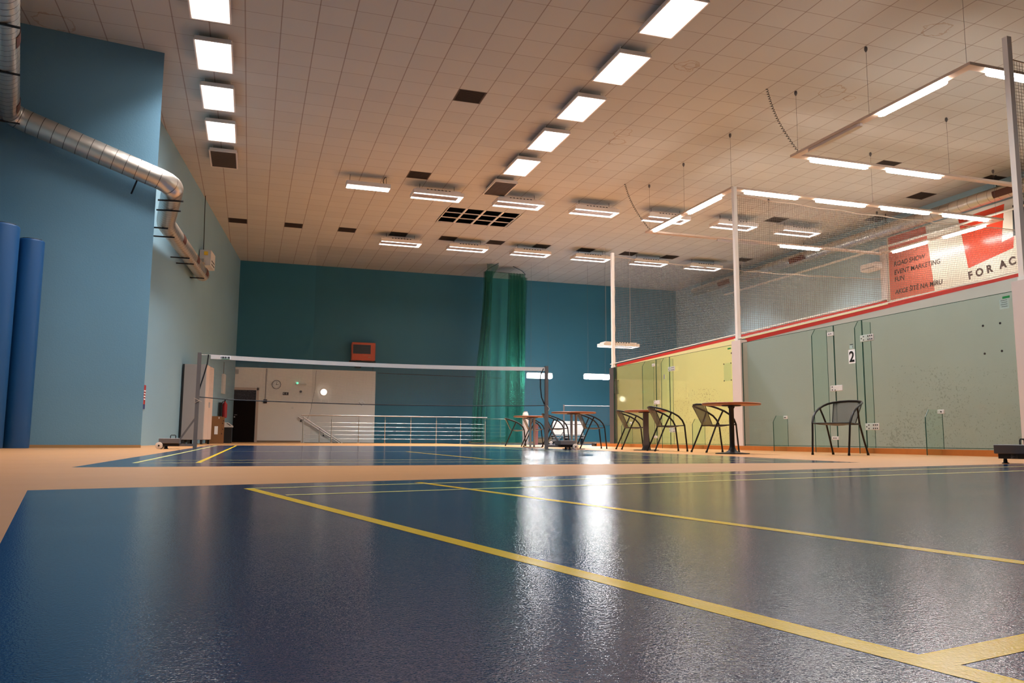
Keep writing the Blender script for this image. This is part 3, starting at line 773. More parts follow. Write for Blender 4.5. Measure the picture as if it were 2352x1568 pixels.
# ------------------------------------------------------------------ badminton net and post carts
def cart(label, x, y, rz, group='wheeled badminton post carts', dark=False, posth=1.60, wheels=True):
    """post at local origin, weights towards +x"""
    t = thing('net_post_cart', label, 'net post', (x, y, 0), rz, group)
    g = M['grey_steel']; dk = M['dark_steel'] if dark else M['grey_steel']
    b = MB(); b.box(-0.03, 0.03, -0.028, 0.028, 0.0, posth); b.build('post', g, t, False, False)
    b = MB(); b.box(0.0, 0.02, -0.012, 0.012, posth-0.03, posth-0.01); b.build('cord_pin', M['black_steel'], t, False, False)
    b = MB(); b.box(0.02, 0.50, -0.03, 0.03, 0.045, 0.085); b.build('base_bar', g, t, False, False)
    b = MB(); b.tube([(0.0, 0, 0.53), (0.29, 0, 0.075)], 0.02, 4); b.build('brace', g, t, False, False)
    b = MB(); b.rbox(0.23, 0.54, -0.16, 0.16, 0.09, 0.175, 0.006); b.build('weight', dk, t, False, False)
    b = MB(); b.box(0.24, 0.50, -0.14, 0.14, 0.045, 0.09); b.build('tray', M['black_steel'], t, False, False)
    b = MB(); b.tube([(0.30, 0, 0.17), (0.30, 0, 0.212), (0.31, 0, 0.225), (0.37, 0, 0.225), (0.38, 0, 0.212), (0.38, 0, 0.17)], 0.008, 6); b.build('handle', M['black_steel'], t, True, False)
    for yy in (-0.11, 0.11):
        b = MB(); b.lathe([(0.03, 0.0), (0.03, 0.006), (0.018, 0.012), (0.014, 0.05)], 12, (0.44, yy, 0)); b.build('foot', M['black_steel'], t, True, False)
    if wheels:
        for yy in (-0.19, 0.165):
            b = MB(); b.lathe([(0.045, 0), (0.056, 0.004), (0.056, 0.026), (0.045, 0.03)], 24, (0.53, yy, 0.056), axis='y'); w = b.build('wheel', M['wheel'], t, True, False)
            b = MB(); b.lathe([(0.014, -0.008), (0.014, 0.036)], 10, (0.53, yy, 0.056), axis='y'); b.build('hub', M['black_steel'], w, True, False)
            for q in w.children: q.parent = w
    return t
NL = Vector((-0.85, 14.35, 0)); NR = Vector((5.42, 14.55, 0))
cart('grey steel net post with wheeled weight cart at the left end of the badminton net', NL.x, NL.y, PI)
cart('grey steel net post with wheeled weight cart at the right end of the badminton net', NR.x, NR.y, 0.0)
cart('dark wheeled weight cart standing alone at the right edge of the near court', 7.155, 5.76, PI+0.24, dark=True, wheels=False)
t = thing('badminton_net', 'long white-taped badminton net across the far blue court', 'net', ((NL.x+NR.x)/2, (NL.y+NR.y)/2, 0.8))
def netpt(f, z):
    p = NL.lerp(NR, f); sag = 0.045*math.sin(PI*f); return Vector((p.x, p.y, z-sag))
ZT = 1.575
fa, fb = 0.028, 0.997
b = MB(); nseg = 30
pts = []
for k in range(nseg+1):
    f = fa+(fb-fa)*k/nseg; a = netpt(f, ZT); 
    pts.append(a)
for k in range(nseg):
    a, c = pts[k], pts[k+1]
    vs = []
    for p in (a, c):
        for dy in (-0.006, 0.006):
            for dz in (-0.072, 0.0): vs.append((p.x, p.y+dy, p.z+dz+0.004))
    b.add(vs, [(0, 1, 5, 4), (2, 6, 7, 3), (1, 3, 7, 5), (0, 4, 6, 2)])
b.build('top_tape', M['tape'], t)
b = MB(); step = 0.021; ln = (NR-NL).length; nv = int(ln*(fb-fa)/step)
for k in range(nv+1):
    f = fa+(fb-fa)*k/nv; b.strand(netpt(f, ZT-0.07), netpt(f, 0.835), 0.0023)
for k in range(33):
    z = ZT-0.07-k*0.0205
    for q in range(6):
        f0 = fa+(fb-fa)*q/6; f1 = fa+(fb-fa)*(q+1)/6; b.strand(netpt(f0, z), netpt(f1, z), 0.0023)
b.build('mesh', M['net_brown'], t)['kind'] = 'stuff'
b = MB(); b.tube([netpt(0.0, 0.862)]+[netpt(f/12, 0.835) for f in range(1, 12)]+[netpt(1.0, 0.84)], 0.009, 6); b.build('bottom_cord', M['black_cord'], t, True)
for s in (0, 1):
    if s == 0: pp = [netpt(0.022, ZT), netpt(0.020, 1.42), netpt(0.012, 1.2), netpt(0.004, 1.0), netpt(0.0, 0.86)]
    else: pp = [netpt(0.99, ZT-0.02), netpt(0.980, 1.42), netpt(0.980, 1.2), netpt(0.984, 1.0), netpt(0.994, 0.86)]
    b = MB(); b.tube(pp, 0.012, 6); b.build('side_cord', M['black_cord'], t, True)
b = MB(); b.tube([netpt(0, ZT-0.01), netpt(0.03, ZT)], 0.004, 5); b.tube([netpt(0.99, ZT), netpt(1.0, ZT)], 0.004, 5); b.build('top_cord', M['tape'], t, True)
pA = netpt(0.052, ZT); b = MB(); b.box(pA.x, pA.x+0.17, pA.y-0.0085, pA.y-0.006, pA.z-0.066, pA.z-0.002); lb = b.build('brand_label', M['paper'], t)
b = MB()
for q, wd in enumerate((0.012, 0.02, 0.014, 0.018, 0.011, 0.02, 0.012)):
    b.box(pA.x+0.008+q*0.022, pA.x+0.008+q*0.022+wd, pA.y-0.0105, pA.y-0.0085, pA.z-0.052, pA.z-0.018)
b.build('label_letters', M['text_black'], lb)
b = MB(); b.box(pA.x+0.02, pA.x+0.15, pA.y-0.0105, pA.y-0.0085, pA.z-0.064, pA.z-0.056); b.build('label_stripe', M['green_label'], lb)
b = MB(); b.tube([netpt(0, 0.80)+Vector((0.04, -0.03, 0)), netpt(0, 0.76)+Vector((-0.03, -0.035, 0)), netpt(0, 0.82)+Vector((-0.05, -0.03, 0.02)), netpt(0, 0.78)+Vector((0.07, -0.03, 0))], 0.006, 5); b.build('tie', M['rope'], t, True)
b = MB(); b.tube([netpt(1, 0.84)+Vector((0, -0.03, 0)), netpt(1, 0.80)+Vector((0.05, -0.03, -0.02)), netpt(1, 0.74)+Vector((0.03, -0.03, 0))], 0.006, 5); b.build('tie', M['rope'], t, True)

# far right net (behind the tables)
FL = Vector((12.2, 30.7, 0)); FR = Vector((17.9, 27.6, 0))
cart('grey net post with brace at the far right court, behind the tables', FL.x, FL.y, PI-0.3, wheels=True)
cart('grey net post of the far right court behind the squash court corner', FR.x, FR.y, -0.4, wheels=True)
t = thing('badminton_net', 'small distant badminton net at the far right, meeting the squash court corner', 'net', tuple((FL+FR)/2+Vector((0, 0, 0.8))))
def fp(f, z): p = FL.lerp(FR, f); return Vector((p.x, p.y, z-0.03*math.sin(PI*f)))
b = MB(); b.tube([fp(k/8, 1.56) for k in range(9)], 0.012, 6); b.build('top_tape', M['tape'], t, True)
b = MB(); b.tube([fp(k/8, 0.80) for k in range(9)], 0.012, 6); b.build('bottom_cord', M['black_cord'], t, True)
b = MB()
for k in range(161): b.strand(fp(k/160, 1.55), fp(k/160, 0.80), 0.0035)
for k in range(19):
    z = 1.53-k*0.04
    for q in range(4): b.strand(fp(q/4, z), fp((q+1)/4, z), 0.0035)
b.build('mesh', M['net_brown'], t)['kind'] = 'stuff'

# ------------------------------------------------------------------ railing of the stairwell and handrails
rx = [1.89, 2.93, 3.94, 4.94, 5.94, 6.95, 7.93, 8.94]; RY = 31.0
t = thing('stair_railing', 'stainless steel railing with five cables around the stairwell at the back', 'railing', (5.4, RY, 0))
b = MB(); b.tube([(1.80, RY, 1.03), (9.02, RY, 1.03)], 0.025, 12); b.build('top_rail', M['inox'], t, True)
for x in rx:
    b = MB(); b.tube([(x, RY, 0.012), (x, RY, 0.88)], 0.022, 10); b.tube([(x, RY, 0.88), (x, RY, 1.01)], 0.009, 8); b.lathe([(0.05, 0), (0.05, 0.012), (0.025, 0.016)], 14, (x, RY, 0)); b.build('post', M['inox'], t, True)
for z in (0.16, 0.31, 0.46, 0.61, 0.76):
    b = MB(); b.tube([(1.89, RY-0.03, z), (8.94, RY-0.03, z)], 0.0045, 6); b.build('cable', M['inox'], t, True)
t = thing('stair_railing', 'shorter steel railing section behind the green net, right of the stairwell', 'railing', (9.6, 33, 0))
b = MB(); b.tube([(9.40, 33.0, 1.03), (10.9, 33.0, 1.03)], 0.025, 10); b.build('top_rail', M['inox'], t, True)
for x in (9.45, 10.2, 10.85):
    b = MB(); b.tube([(x, 33, 0), (x, 33, 1.01)], 0.022, 10); b.build('post', M['inox'], t, True)
for z in (0.16, 0.31, 0.46, 0.61, 0.76):
    b = MB(); b.tube([(9.45, 33-0.03, z), (10.85, 33-0.03, z)], 0.0045, 6); b.build('cable', M['inox'], t, True)
t = thing('handrail', 'sloping steel handrail on the white back wall going down the stairs', 'handrail', (2.7, YB-0.1, 0.5))
b = MB(); b.tube([(1.86, YB-0.09, 1.03), (4.3, YB-0.09, -0.50)], 0.024, 10); b.build('rail', M['inox'], t, True)
for x in (1.98, 2.9, 3.8):
    z = 1.03-(x-1.86)*0.627; b = MB(); b.tube([(x, YB-0.012, z-0.09), (x, YB-0.07, z-0.09), (x, YB-0.09, z-0.02)], 0.012, 8); b.lathe([(0.035, 0), (0.035, 0.01)], 12, (x, YB-0.022, z-0.09), axis='y'); b.build('bracket', M['black_steel'], t, True)
t = thing('handrail', 'lower sloping handrail in front of the wall one, ending at the stairwell floor', 'handrail', (3.0, 32.4, 0.4))
b = MB(); b.tube([(1.95, 32.4, 1.0), (4.3, 32.4, -0.55)], 0.02, 10); b.build('rail', M['inox'], t, True)
b = MB(); b.tube([(2.6, 32.4, 0.56), (2.6, 32.4, -1.2)], 0.02, 10); b.build('post', M['inox'], t, True)

# ------------------------------------------------------------------ green divider net
def wavy(pts_top, pts_bot, zt, zb, y, amp, wl, nz=16, nx=60, seed=0):
    """pts_top/bot: (x0,x1) at top and bottom"""
    b = MB(); vs = []
    for i in range(nz+1):
        f = i/nz; z = zt+(zb-zt)*f
        e = f*f*(3-2*f)
        xa = pts_top[0]+(pts_bot[0]-pts_top[0])*e; xb = pts_top[1]+(pts_bot[1]-pts_top[1])*e
        for k in range(nx+1):
            u = k/nx; x = xa+(xb-xa)*u
            vs.append((x+0.02*math.sin(7*f+k), y+amp*math.sin(2*PI*u*wl+seed+0.6*math.sin(3*f)), z))
    fs = [(i*(nx+1)+k, i*(nx+1)+k+1, (i+1)*(nx+1)+k+1, (i+1)*(nx+1)+k) for i in range(nz) for k in range(nx)]
    return b.add(vs, fs)
t = thing('divider_net', 'dark green divider net gathered in folds, hanging from ceiling to floor at the back', 'divider net', (9.9, 31.3, 0))
wavy((9.05, 10.75), (9.0, 10.72), 7.05, 0.03, 31.35, 0.05, 4, seed=1).build('thin_layer', M['curtain_thin'], t)
wavy((9.02, 9.30), (8.50, 9.02), 7.10, 0.05, 31.45, 0.09, 3, seed=0).build('left_fold', M['curtain'], t)
wavy((9.0, 9.22), (8.60, 8.98), 7.10, 0.05, 31.6, 0.06, 2, seed=2).build('left_fold', M['curtain'], t)
wavy((10.05, 10.70), (9.95, 10.75), 7.10, 0.05, 31.55, 0.09, 5, seed=0).build('right_fold', M['curtain'], t)
wavy((10.15, 10.66), (10.02, 10.60), 7.05, 0.05, 31.7, 0.07, 4, seed=3).build('right_fold', M['curtain'], t)
wavy((10.4, 10.78), (10.5, 10.62), 6.9, 0.8, 31.25, 0.05, 2, seed=3).build('right_fold', M['curtain'], t)
b = MB(); b.tube([(9.02, 31.4, 7.08), (9.15, 31.4, 7.2), (9.45, 31.0, ZC-0.01)], 0.012, 6); b.tube([(10.75, 31.4, 7.05), (10.6, 31.4, 7.2), (10.2, 31.4, ZC-0.01)], 0.012, 6); b.tube([(9.02, 31.4, 7.08), (10.75, 31.4, 7.05)], 0.01, 6); b.build('suspension_cord', M['black_cord'], t, True)
b = wavy((9.0, 9.5), (8.98, 9.22), ZC-0.02, 6.6, 31.2, 0.03, 2, nz=8, nx=20); b.build('gathered_top', M['curtain_thin'], t)
wavy((9.9, 10.9), (8.2, 10.9), 0.30, 0.02, 31.5, 0.08, 5, nz=3, nx=40).build('floor_hem', M['curtain'], t)
b = MB(); b.poly([(2.10, 30.28, 0.02), (8.95, 30.28, 0.02), (8.95, 30.28, ZC-0.02), (2.10, 30.28, ZC-0.02)])
tag(b.build('thin_net_curtain', M['sheer_dark']), 'barely visible thin dark net stretched before the back wall behind the badminton net', 'net curtain')

# ------------------------------------------------------------------ back wall objects
YW = YB-0.012
t = thing('door_1', None, None, (-0.24, YW, 0)); struct(t)
for k in ('label', 'category'): 
    if k in t: del t[k]
b = MB(); b.box(-0.68, 0.20, YW-0.03, YW-0.004, 0, 2.08); b.build('door_leaf', M['door_dark'], t)
b = MB(); b.box(-0.78, -0.68, YW-0.05, YW, 0, 2.18); b.box(0.20, 0.29, YW-0.05, YW, 0, 2.18); b.box(-0.78, 0.29, YW-0.05, YW, 2.08, 2.18); b.build('door_frame', M['door_frame'], t)
b = MB(); b.box(0.185, 0.205, YW-0.055, YW-0.03, 0, 2.08); b.build('door_edge', M['metal_grey'], t)
b = MB(); b.tube([(-0.60, YW-0.03, 1.08), (-0.60, YW-0.08, 1.08), (-0.50, YW-0.08, 1.08)], 0.01, 8); b.build('door_handle', M['inox'], t, True)
b = MB(); b.lathe([(0.03, 0), (0.03, 0.008)], 12, (-0.6, YW-0.038, 1.0), axis='y'); b.build('lock', M['inox'], t, True)

t = thing('wall_clock', 'round white wall clock with dark rim on the white part of the back wall', 'clock', (0.96, YW, 2.33))
cxx, czz = 0.96, 2.33
b = MB(); b.lathe([(0.155, 0), (0.155, -0.02), (0.02, -0.02)], 32, (cxx, YW-0.01, czz), axis='y'); b.build('face', M['paper'], t, True)
b = MB()
for k in range(32):
    a = 2*PI*k/32; b2 = 2*PI*(k+1)/32
b.tube([(cxx+0.17*math.cos(2*PI*k/32), YW-0.025, czz+0.17*math.sin(2*PI*k/32)) for k in range(33)], 0.011, 8); b.build('rim', M['dark_steel'], t, True)
b = MB()
for k in range(12):
    a = 2*PI*k/12; x, z = cxx+0.125*math.cos(a), czz+0.125*math.sin(a); b.box(x-0.008, x+0.008, YW-0.035, YW-0.031, z-0.008, z+0.008)
b.build('hour_marks', M['text_black'], t)
b = MB(); b.tube([(cxx, YW-0.037, czz), (cxx+0.085, YW-0.037, czz+0.008)], 0.007, 5); b.build('hour_hand', M['text_black'], t)
b = MB(); b.tube([(cxx, YW-0.04, czz), (cxx+0.02, YW-0.04, czz+0.12)], 0.005, 5); b.build('minute_hand', M['text_black'], t)
b = MB(); b.lathe([(0.014, 0), (0.014, -0.008)], 12, (cxx, YW-0.036, czz), axis='y'); b.build('hub', M['text_black'], t, True)

t = thing('exit_light', 'slim white emergency light with a green glow at its left end', 'emergency light', (1.93, YW, 2.38))
b = MB(); b.rbox(1.73, 2.14, YW-0.09, YW, 2.34, 2.41, 0.01); b.build('housing', M['white_plastic'], t)
b = MB(); b.lathe([(0.045, 0), (0.045, -0.03), (0.02, -0.045)], 16, (1.78, YW-0.06, 2.41), axis='y'); b.build('green_lamp', M['em_green'], t, True)
t = thing('exit_sign', 'small black sign with white symbols below the clock', 'sign', (1.335, YW, 1.91))
b = MB(); b.box(1.22, 1.45, YW-0.01, YW, 1.91, 2.03); b.build('plate', M['black_plastic'], t)
textmesh('symbols', '€ -€', 0.085, M['paper'], t, facing(1.235, YW-0.0115, 1.943, (1, 0, 0), (0, 0, 1)))
t = thing('detector', 'small grey round detector below the emergency light', 'detector', (1.93, YW, 2.07))
b = MB(); b.lathe([(0.05, 0), (0.05, -0.03), (0.03, -0.05), (0.01, -0.052)], 16, (1.93, YW, 2.07), axis='y'); b.build('body', M['dark_steel'], t, True)
b = MB(); b.lathe([(0.012, -0.05), (0.01, -0.058)], 8, (1.93, YW, 2.07), axis='y'); b.build('lens', M['black_plastic'], t, True)
t = thing('wall_lamp', 'small round glowing wall lamp on the white part of the back wall', 'wall lamp', (2.84, YW, 2.07))
b = MB(); b.lathe([(0.15, 0), (0.15, -0.025), (0.13, -0.03)], 24, (2.86, YW, 2.07), axis='y'); b.build('base_ring', M['lamp_white'], t, True)
b = MB(); b.lathe([(0.125, -0.02), (0.115, -0.06), (0.08, -0.10), (0.02, -0.115)], 24, (2.85, YW, 2.07), axis='y'); b.build('glass_dome', M['em_small'], t, True)
t = thing('notice_sheet', 'white paper notice with black strokes, hung tilted on the back wall', 'notice', (4.43, YW, 1.5))
c4, s4 = math.cos(0.75), math.sin(0.75)
def rotp(u, v): return (4.43+u*c4-v*s4, 1.66+u*s4+v*c4)
b = MB(); q = [rotp(-0.105, -0.145), rotp(0.105, -0.145), rotp(0.105, 0.145), rotp(-0.105, 0.145)]; b.prism([(x, YW-0.004, z) for x, z in q], (0, 0.003, 0)); b.build('sheet', M['paper'], t)
b = MB()
for (a, c) in (((-0.085, -0.10), (-0.07, 0.10)), ((0.0, -0.02), (0.02, 0.0)), ((0.03, -0.08), (0.045, -0.05)), ((-0.03, -0.06), (-0.005, -0.05))):
    q = [rotp(a[0], a[1]), rotp(c[0], a[1]), rotp(c[0], c[1]), rotp(a[0], c[1])]; b.prism([(x, YW-0.006, z) for x, z in q], (0, 0.002, 0))
b.build('black_strokes', M['text_black'], t)
t = thing('wall_box', 'small grey box at the top left corner of the white wall part', 'wall box', (-0.66, YW, 2.70))
b = MB(); b.rbox(-0.78, -0.52, YW-0.06, YW, 2.72, 2.90, 0.01); b.build('case', M['metal_grey'], t)
b = MB(); b.box(-0.76, -0.70, YW-0.065, YW-0.058, 2.74, 2.88); b.build('dark_slot', M['black_plastic'], t)
t = thing('cable_conduit', 'thin conduit running down the white wall to a small brown box', 'conduit', (0.54, YW, 1.6))
b = MB(); b.tube([(0.555, YW-0.012, 2.98), (0.545, YW-0.012, 1.72)], 0.012, 8); b.build('pipe', M['grey_steel'], t, True)
b = MB(); b.rbox(0.48, 0.62, YW-0.06, YW, 1.56, 1.72, 0.01); b.build('junction_box', P('brown box', (0.06, 0.03, 0.02), 0.6), t)
t = thing('wall_switch', 'tiny white switch on the white wall right of the conduit box', 'switch', (1.62, YW, 1.39))
b = MB(); b.rbox(1.60, 1.67, YW-0.012, YW, 1.37, 1.44, 0.004); b.build('plate', M['white_plastic'], t)
b = MB(); b.box(1.62, 1.65, YW-0.016, YW-0.011, 1.39, 1.42); b.build('rocker', M['paper'], t)
t = thing('hanging_wire', 'thin grey wire hanging down the white wall behind the railing', 'wire', (2.3, YW, 1.0))
b = MB(); b.tube([(2.52, YW-0.008, 2.95), (2.50, YW-0.008, 2.2), (2.38, YW-0.008, 1.5), (2.33, YW-0.008, 1.15), (2.22, YW-0.008, 0.95)], 0.006, 5); b.build('cable', M['grey_steel'], t, True)

t = thing('wall_heater', 'orange box heater with black grille mounted high on the back wall', 'heater', (4.38, YB, 3.4))
b = MB(); b.rbox(3.90, 4.88, YB-0.45, YB-0.08, 3.41, 4.16, 0.02); b.build('casing', M['orange'], t)
b = MB(); b.box(3.95, 4.68, YB-0.458, YB-0.448, 3.68, 4.06)
b.build('grille', M['grille_dark'], t)
b = MB()
for q in range(9): b.box(3.95, 4.68, YB-0.466, YB-0.457, 3.70+q*0.042, 3.712+q*0.042)
b.build('grille_slats', M['dark_steel'], t)
b = MB(); b.box(4.58, 4.68, YB-0.455, YB-0.448, 3.52, 3.56); b.box(4.35, 4.70, YB-0.455, YB-0.448, 3.61, 3.62); b.box(3.94, 3.96, YB-0.455, YB-0.448, 3.57, 3.6); b.build('badge', P('heater badge', (0.5, 0.2, 0.08), 0.4), t)
b = MB(); b.box(4.10, 4.32, YB-0.30, YB, 3.10, 3.42); b.box(3.85, 4.95, YB-0.09, YB, 3.34, 3.42); b.build('bracket', M['black_steel'], t)
b = MB(); b.tube([(4.86, YB-0.02, 3.41), (4.86, YB-0.02, 3.02)], 0.012, 6); b.build('cable', M['black_steel'], t, True)

# picture wire line on the teal wall
b = MB(); b.tube([(5.05, YB-0.015, 2.93), (8.0, YB-0.015, 2.90), (10.6, YB-0.015, 2.87)], 0.012, 6); tag(b.build('wall_cable', M['black_steel'], None, True), 'thin dark cable along the blue back wall, right of the white part', 'cable')

# cupboard, box, bin, extinguisher
t = thing('tall_cupboard', 'tall grey cupboard with a cream front against the left recess wall', 'cupboard', (-1.19, 23.2, 0), -0.107)
b = MB(); b.rbox(-0.555, 0.0, 0.0, 1.25, 0.12, 2.15, 0.006); b.build('body', M['locker_grey'], t, False, False)
b = MB(); b.box(0.0, 0.02, 0.005, 0.61, 0.13, 2.14); b.build('door', M['locker_light'], t, False, False)
b = MB(); b.box(0.0, 0.02, 0.63, 1.245, 0.13, 2.14); b.build('door', M['locker_light'], t, False, False)
b = MB(); b.box(-0.60, -0.555, 0.01, 1.2, 0.05, 2.15); b.build('back_panel', M['black_plastic'], t, False, False)
for x in (-0.50, -0.36, -0.04):
    for y in (0.05, 1.2):
        b = MB(); b.box(x-0.03, x+0.03, y-0.03, y+0.03, 0.0, 0.12); b.build('leg', M['black_plastic'], t, False, False)
for y in (0.57, 0.67):
    b = MB(); b.box(0.02, 0.04, y-0.01, y+0.01, 1.0, 1.15); b.build('handle', M['metal_grey'], t, False, False)
t = thing('cardboard_box', 'tall brown cardboard box with a white label beside the dark door', 'box', (-1.02, 26.9, 0), 0.12)
b = MB(); b.box(-0.26, 0.14, -0.25, 0.25, 0, 0.84); b.build('front_carton', M['card'], t, False, False)
b = MB(); b.box(0.145, 0.24, -0.20, 0.27, 0, 0.82); b.build('side_carton', M['card'], t, False, False)
b = MB(); b.box(-0.05, 0.05, -0.254, -0.25, 0.28, 0.53); b.build('label', M['paper'], t, False, False)
b = MB(); b.box(0.06, 0.08, -0.254, -0.25, 0.76, 0.82); b.build('tape_mark', M['paper'], t, False, False)
b = MB()
for (x, z) in ((0.19, 0.62), (0.20, 0.44), (0.17, 0.30), (0.21, 0.70)): b.box(x-0.012, x+0.012, -0.204, -0.20, z-0.02, z+0.02)
b.build('printed_marks', M['text_dark'], t, False, False)
t = thing('waste_bin', 'dark waste bin with a white swing lid between the cardboard box and the door', 'bin', (-0.70, 28.6, 0))
b = MB(); b.prism([(-0.86, 28.4, 0.0), (-0.56, 28.4, 0), (-0.56, 28.8, 0), (-0.86, 28.8, 0)], (0, 0, 0.52)); b.build('body', M['black_plastic'], t)
b = MB(); b.prism([(-0.88, 28.38, 0.52), (-0.53, 28.38, 0.52), (-0.53, 28.38, 0.57), (-0.68, 28.38, 0.68), (-0.84, 28.38, 0.68), (-0.88, 28.38, 0.60)], (0, 0.44, 0)); lid = b.build('lid', M['white_plastic'], t)
b = MB(); b.prism([(-0.70, 28.37, 0.65), (-0.60, 28.37, 0.58), (-0.62, 28.37, 0.565), (-0.75, 28.37, 0.66)], (0, 0.008, 0)); b.build('flap', M['black_plastic'], lid)
ex, ey = -0.865, 30.0
t = thing('fire_extinguisher', 'red fire extinguisher on the wall above the cardboard box', 'fire extinguisher', (ex, ey, 0.84))
b = MB(); b.lathe([(0.06, 0.86), (0.085, 0.88), (0.085, 1.32), (0.06, 1.38), (0.028, 1.41), (0.028, 1.44)], 20, (ex, ey, 0)); b.build('cylinder', M['fire_red'], t, True)
b = MB(); b.tube([(ex, ey, 1.43), (ex, ey, 1.50)], 0.022, 8); b.tube([(ex, ey, 1.49), (ex+0.06, ey-0.06, 1.53)], 0.012, 6); b.build('valve', M['black_steel'], t, True)
b = MB(); b.tube([(ex, ey-0.02, 1.46), (ex-0.08, ey-0.08, 1.42), (ex-0.11, ey-0.08, 1.2), (ex-0.10, ey-0.08, 0.95)], 0.014, 6); b.build('hose', M['black_cord'], t, True)
b = MB(); b.box(ex-0.20, ex-0.09, ey-0.04, ey+0.08, 0.9, 1.40); b.build('wall_plate', M['black_plastic'], t)
# things on the left recess wall
def lwx(y): return -0.65-(34.1-y)*0.1071
t = thing('wall_strip_box', 'narrow white vertical box on the left recess wall near the back corner', 'wall box', (lwx(30.8), 30.8, 1.73))
b = MB(); b.prism([(lwx(30.5), 30.5, 1.75), (lwx(31.1), 31.1, 1.75), (lwx(31.1)+0.07, 31.09, 1.75), (lwx(30.5)+0.07, 30.49, 1.75)], (0, 0, 0.70)); b.build('case', M['white_plastic'], t)
b = MB(); b.tube([(lwx(30.8)+0.02, 30.8, 2.45), (lwx(30.8)+0.02, 30.8, 2.9)], 0.01, 6); b.build('cable', M['grey_steel'], t, True)
t = thing('warning_strip', 'small red vertical sign with white writing at the corner behind the blue wall block', 'sign', (lwx(19.3), 19.3, 0.84))
b = MB(); b.prism([(lwx(19.15)+0.002, 19.15, 0.90), (lwx(19.36)+0.002, 19.36, 0.90), (lwx(19.36)+0.012, 19.359, 0.90), (lwx(19.15)+0.012, 19.149, 0.90)], (0, 0, 0.42)); b.build('plate', M['sign_red'], t)
b = MB(); b.prism([(lwx(19.15)+0.002, 19.15, 0.80), (lwx(19.36)+0.002, 19.36, 0.80), (lwx(19.36)+0.012, 19.359, 0.80), (lwx(19.15)+0.012, 19.149, 0.80)], (0, 0, 0.10)); b.build('lower_band', P('dark blue band', (0.02, 0.03, 0.15), 0.5), t)
b = MB()
for z in (1.0, 1.06, 1.12, 1.18): b.prism([(lwx(19.2)+0.013, 19.2, z), (lwx(19.34)+0.013, 19.34, z), (lwx(19.34)+0.016, 19.34, z), (lwx(19.2)+0.016, 19.2, z)], (0, 0, 0.025))
b.build('writing', M['paper'], t)
t = thing('wall_projector', 'white boxy projector on the left recess wall above the duct end', 'projector', (-1.45, 25.1, 5.2))
def lbox(b, y0, y1, o0, o1, z0, z1): b.prism([(lwx(y0)+o0, y0, z0), (lwx(y1)+o0, y1, z0), (lwx(y1)+o1, y1-0.1*o1, z0), (lwx(y0)+o1, y0-0.1*o1, z0)], (0, 0, z1-z0)); return b
lbox(MB(), 24.8, 25.6, 0.03, 0.34, 5.20, 5.66).build('body', M['white_plastic'], t)
lbox(MB(), 24.55, 24.8, 0.05, 0.2, 5.24, 5.34).build('arm', M['metal_grey'], t)
b = MB(); b.prism([(lwx(24.8)+0.15, 24.77, 5.50), (lwx(24.8)+0.26, 24.77, 5.50), (lwx(24.8)+0.26, 24.77, 5.61), (lwx(24.8)+0.15, 24.77, 5.61)], (0, 0.01, 0)); b.build('yellow_label', M['yellow'], t)
lbox(MB(), 24.95, 25.5, 0.341, 0.345, 5.26, 5.29).build('slot', M['black_plastic'], t)
lbox(MB(), 24.95, 25.5, 0.341, 0.345, 5.36, 5.39).build('slot', M['black_plastic'], t)
b = MB(); b.tube([(lwx(25.1)+0.08, 25.1, 5.66), (lwx(25.1)+0.05, 25.1, ZC)], 0.012, 6); b.build('cable', M['black_steel'], t, True)

# far right court small things
t = thing('waste_bin', 'tall cream bin column beside the farthest table', 'bin', (10.4, 29.6, 0))
b = MB(); b.lathe([(0.11, 0), (0.12, 0.03), (0.12, 1.10), (0.10, 1.20), (0.06, 1.24)], 20, (10.16, 29.6, 0)); b.build('body', M['frame_white'], t, True)
b = MB(); b.lathe([(0.08, 1.235), (0.08, 1.26), (0.02, 1.265)], 16, (10.16, 29.6, 0)); b.build('lid', M['metal_grey'], t, True)
t = thing('waste_bin', 'small pinkish bin right of the tall cream bin column', 'bin', (10.9, 30.4, 0))
b = MB(); b.lathe([(0.08, 0), (0.10, 0.76), (0.11, 0.78)], 18, (10.88, 30.4, 0)); b.build('body', M['rust'], t, True)
b = MB(); b.tube([(10.72, 30.4, 0.84), (11.05, 30.4, 0.84)], 0.012, 6); b.build('handle', M['black_steel'], t, True)
t = thing('low_crate', 'low brown crate on the floor beside the right net post', 'crate', (11.55, 31.6, 0))
b = MB(); b.box(11.25, 11.30, 31.3, 31.7, 0, 0.26); b.box(11.85, 11.90, 31.3, 31.7, 0, 0.26); b.box(11.30, 11.85, 31.3, 31.33, 0, 0.24); b.box(11.30, 11.85, 31.67, 31.7, 0, 0.24); b.box(11.30, 11.85, 31.3, 31.7, 0, 0.03); b.build('box', M['crate'], t)
b = MB(); b.box(11.28, 11.87, 31.28, 31.72, 0.26, 0.28); b.build('lid', M['crate'], t)
t = thing('scoreboard', 'large white panel standing on a low bench behind the twin-pipe table', 'panel', (12.7, 31.6, 0))
b = MB(); b.rbox(12.05, 13.42, 31.55, 31.65, 0.38, 0.95, 0.01); b.build('panel', M['white_plastic'], t)
b = MB()
for z in (0.33, 0.24): b.box(12.0, 13.45, 31.42, 31.75, z, z+0.03)
b.build('bench_shelf', M['metal_grey'], t)
for x in (12.05, 12.7, 13.38):
    b = MB(); b.box(x-0.025, x+0.025, 31.44, 31.73, 0, 0.36); b.build('bench_leg', M['grey_steel'], t)
for q, (x, w) in enumerate(((12.25, 0.16), (12.6, 0.2), (13.0, 0.14))):
    pass
t = thing('floor_stop', 'small dark rubber block at the end of the orange kickboard', 'stop block', (9.6, 21.75, 0))
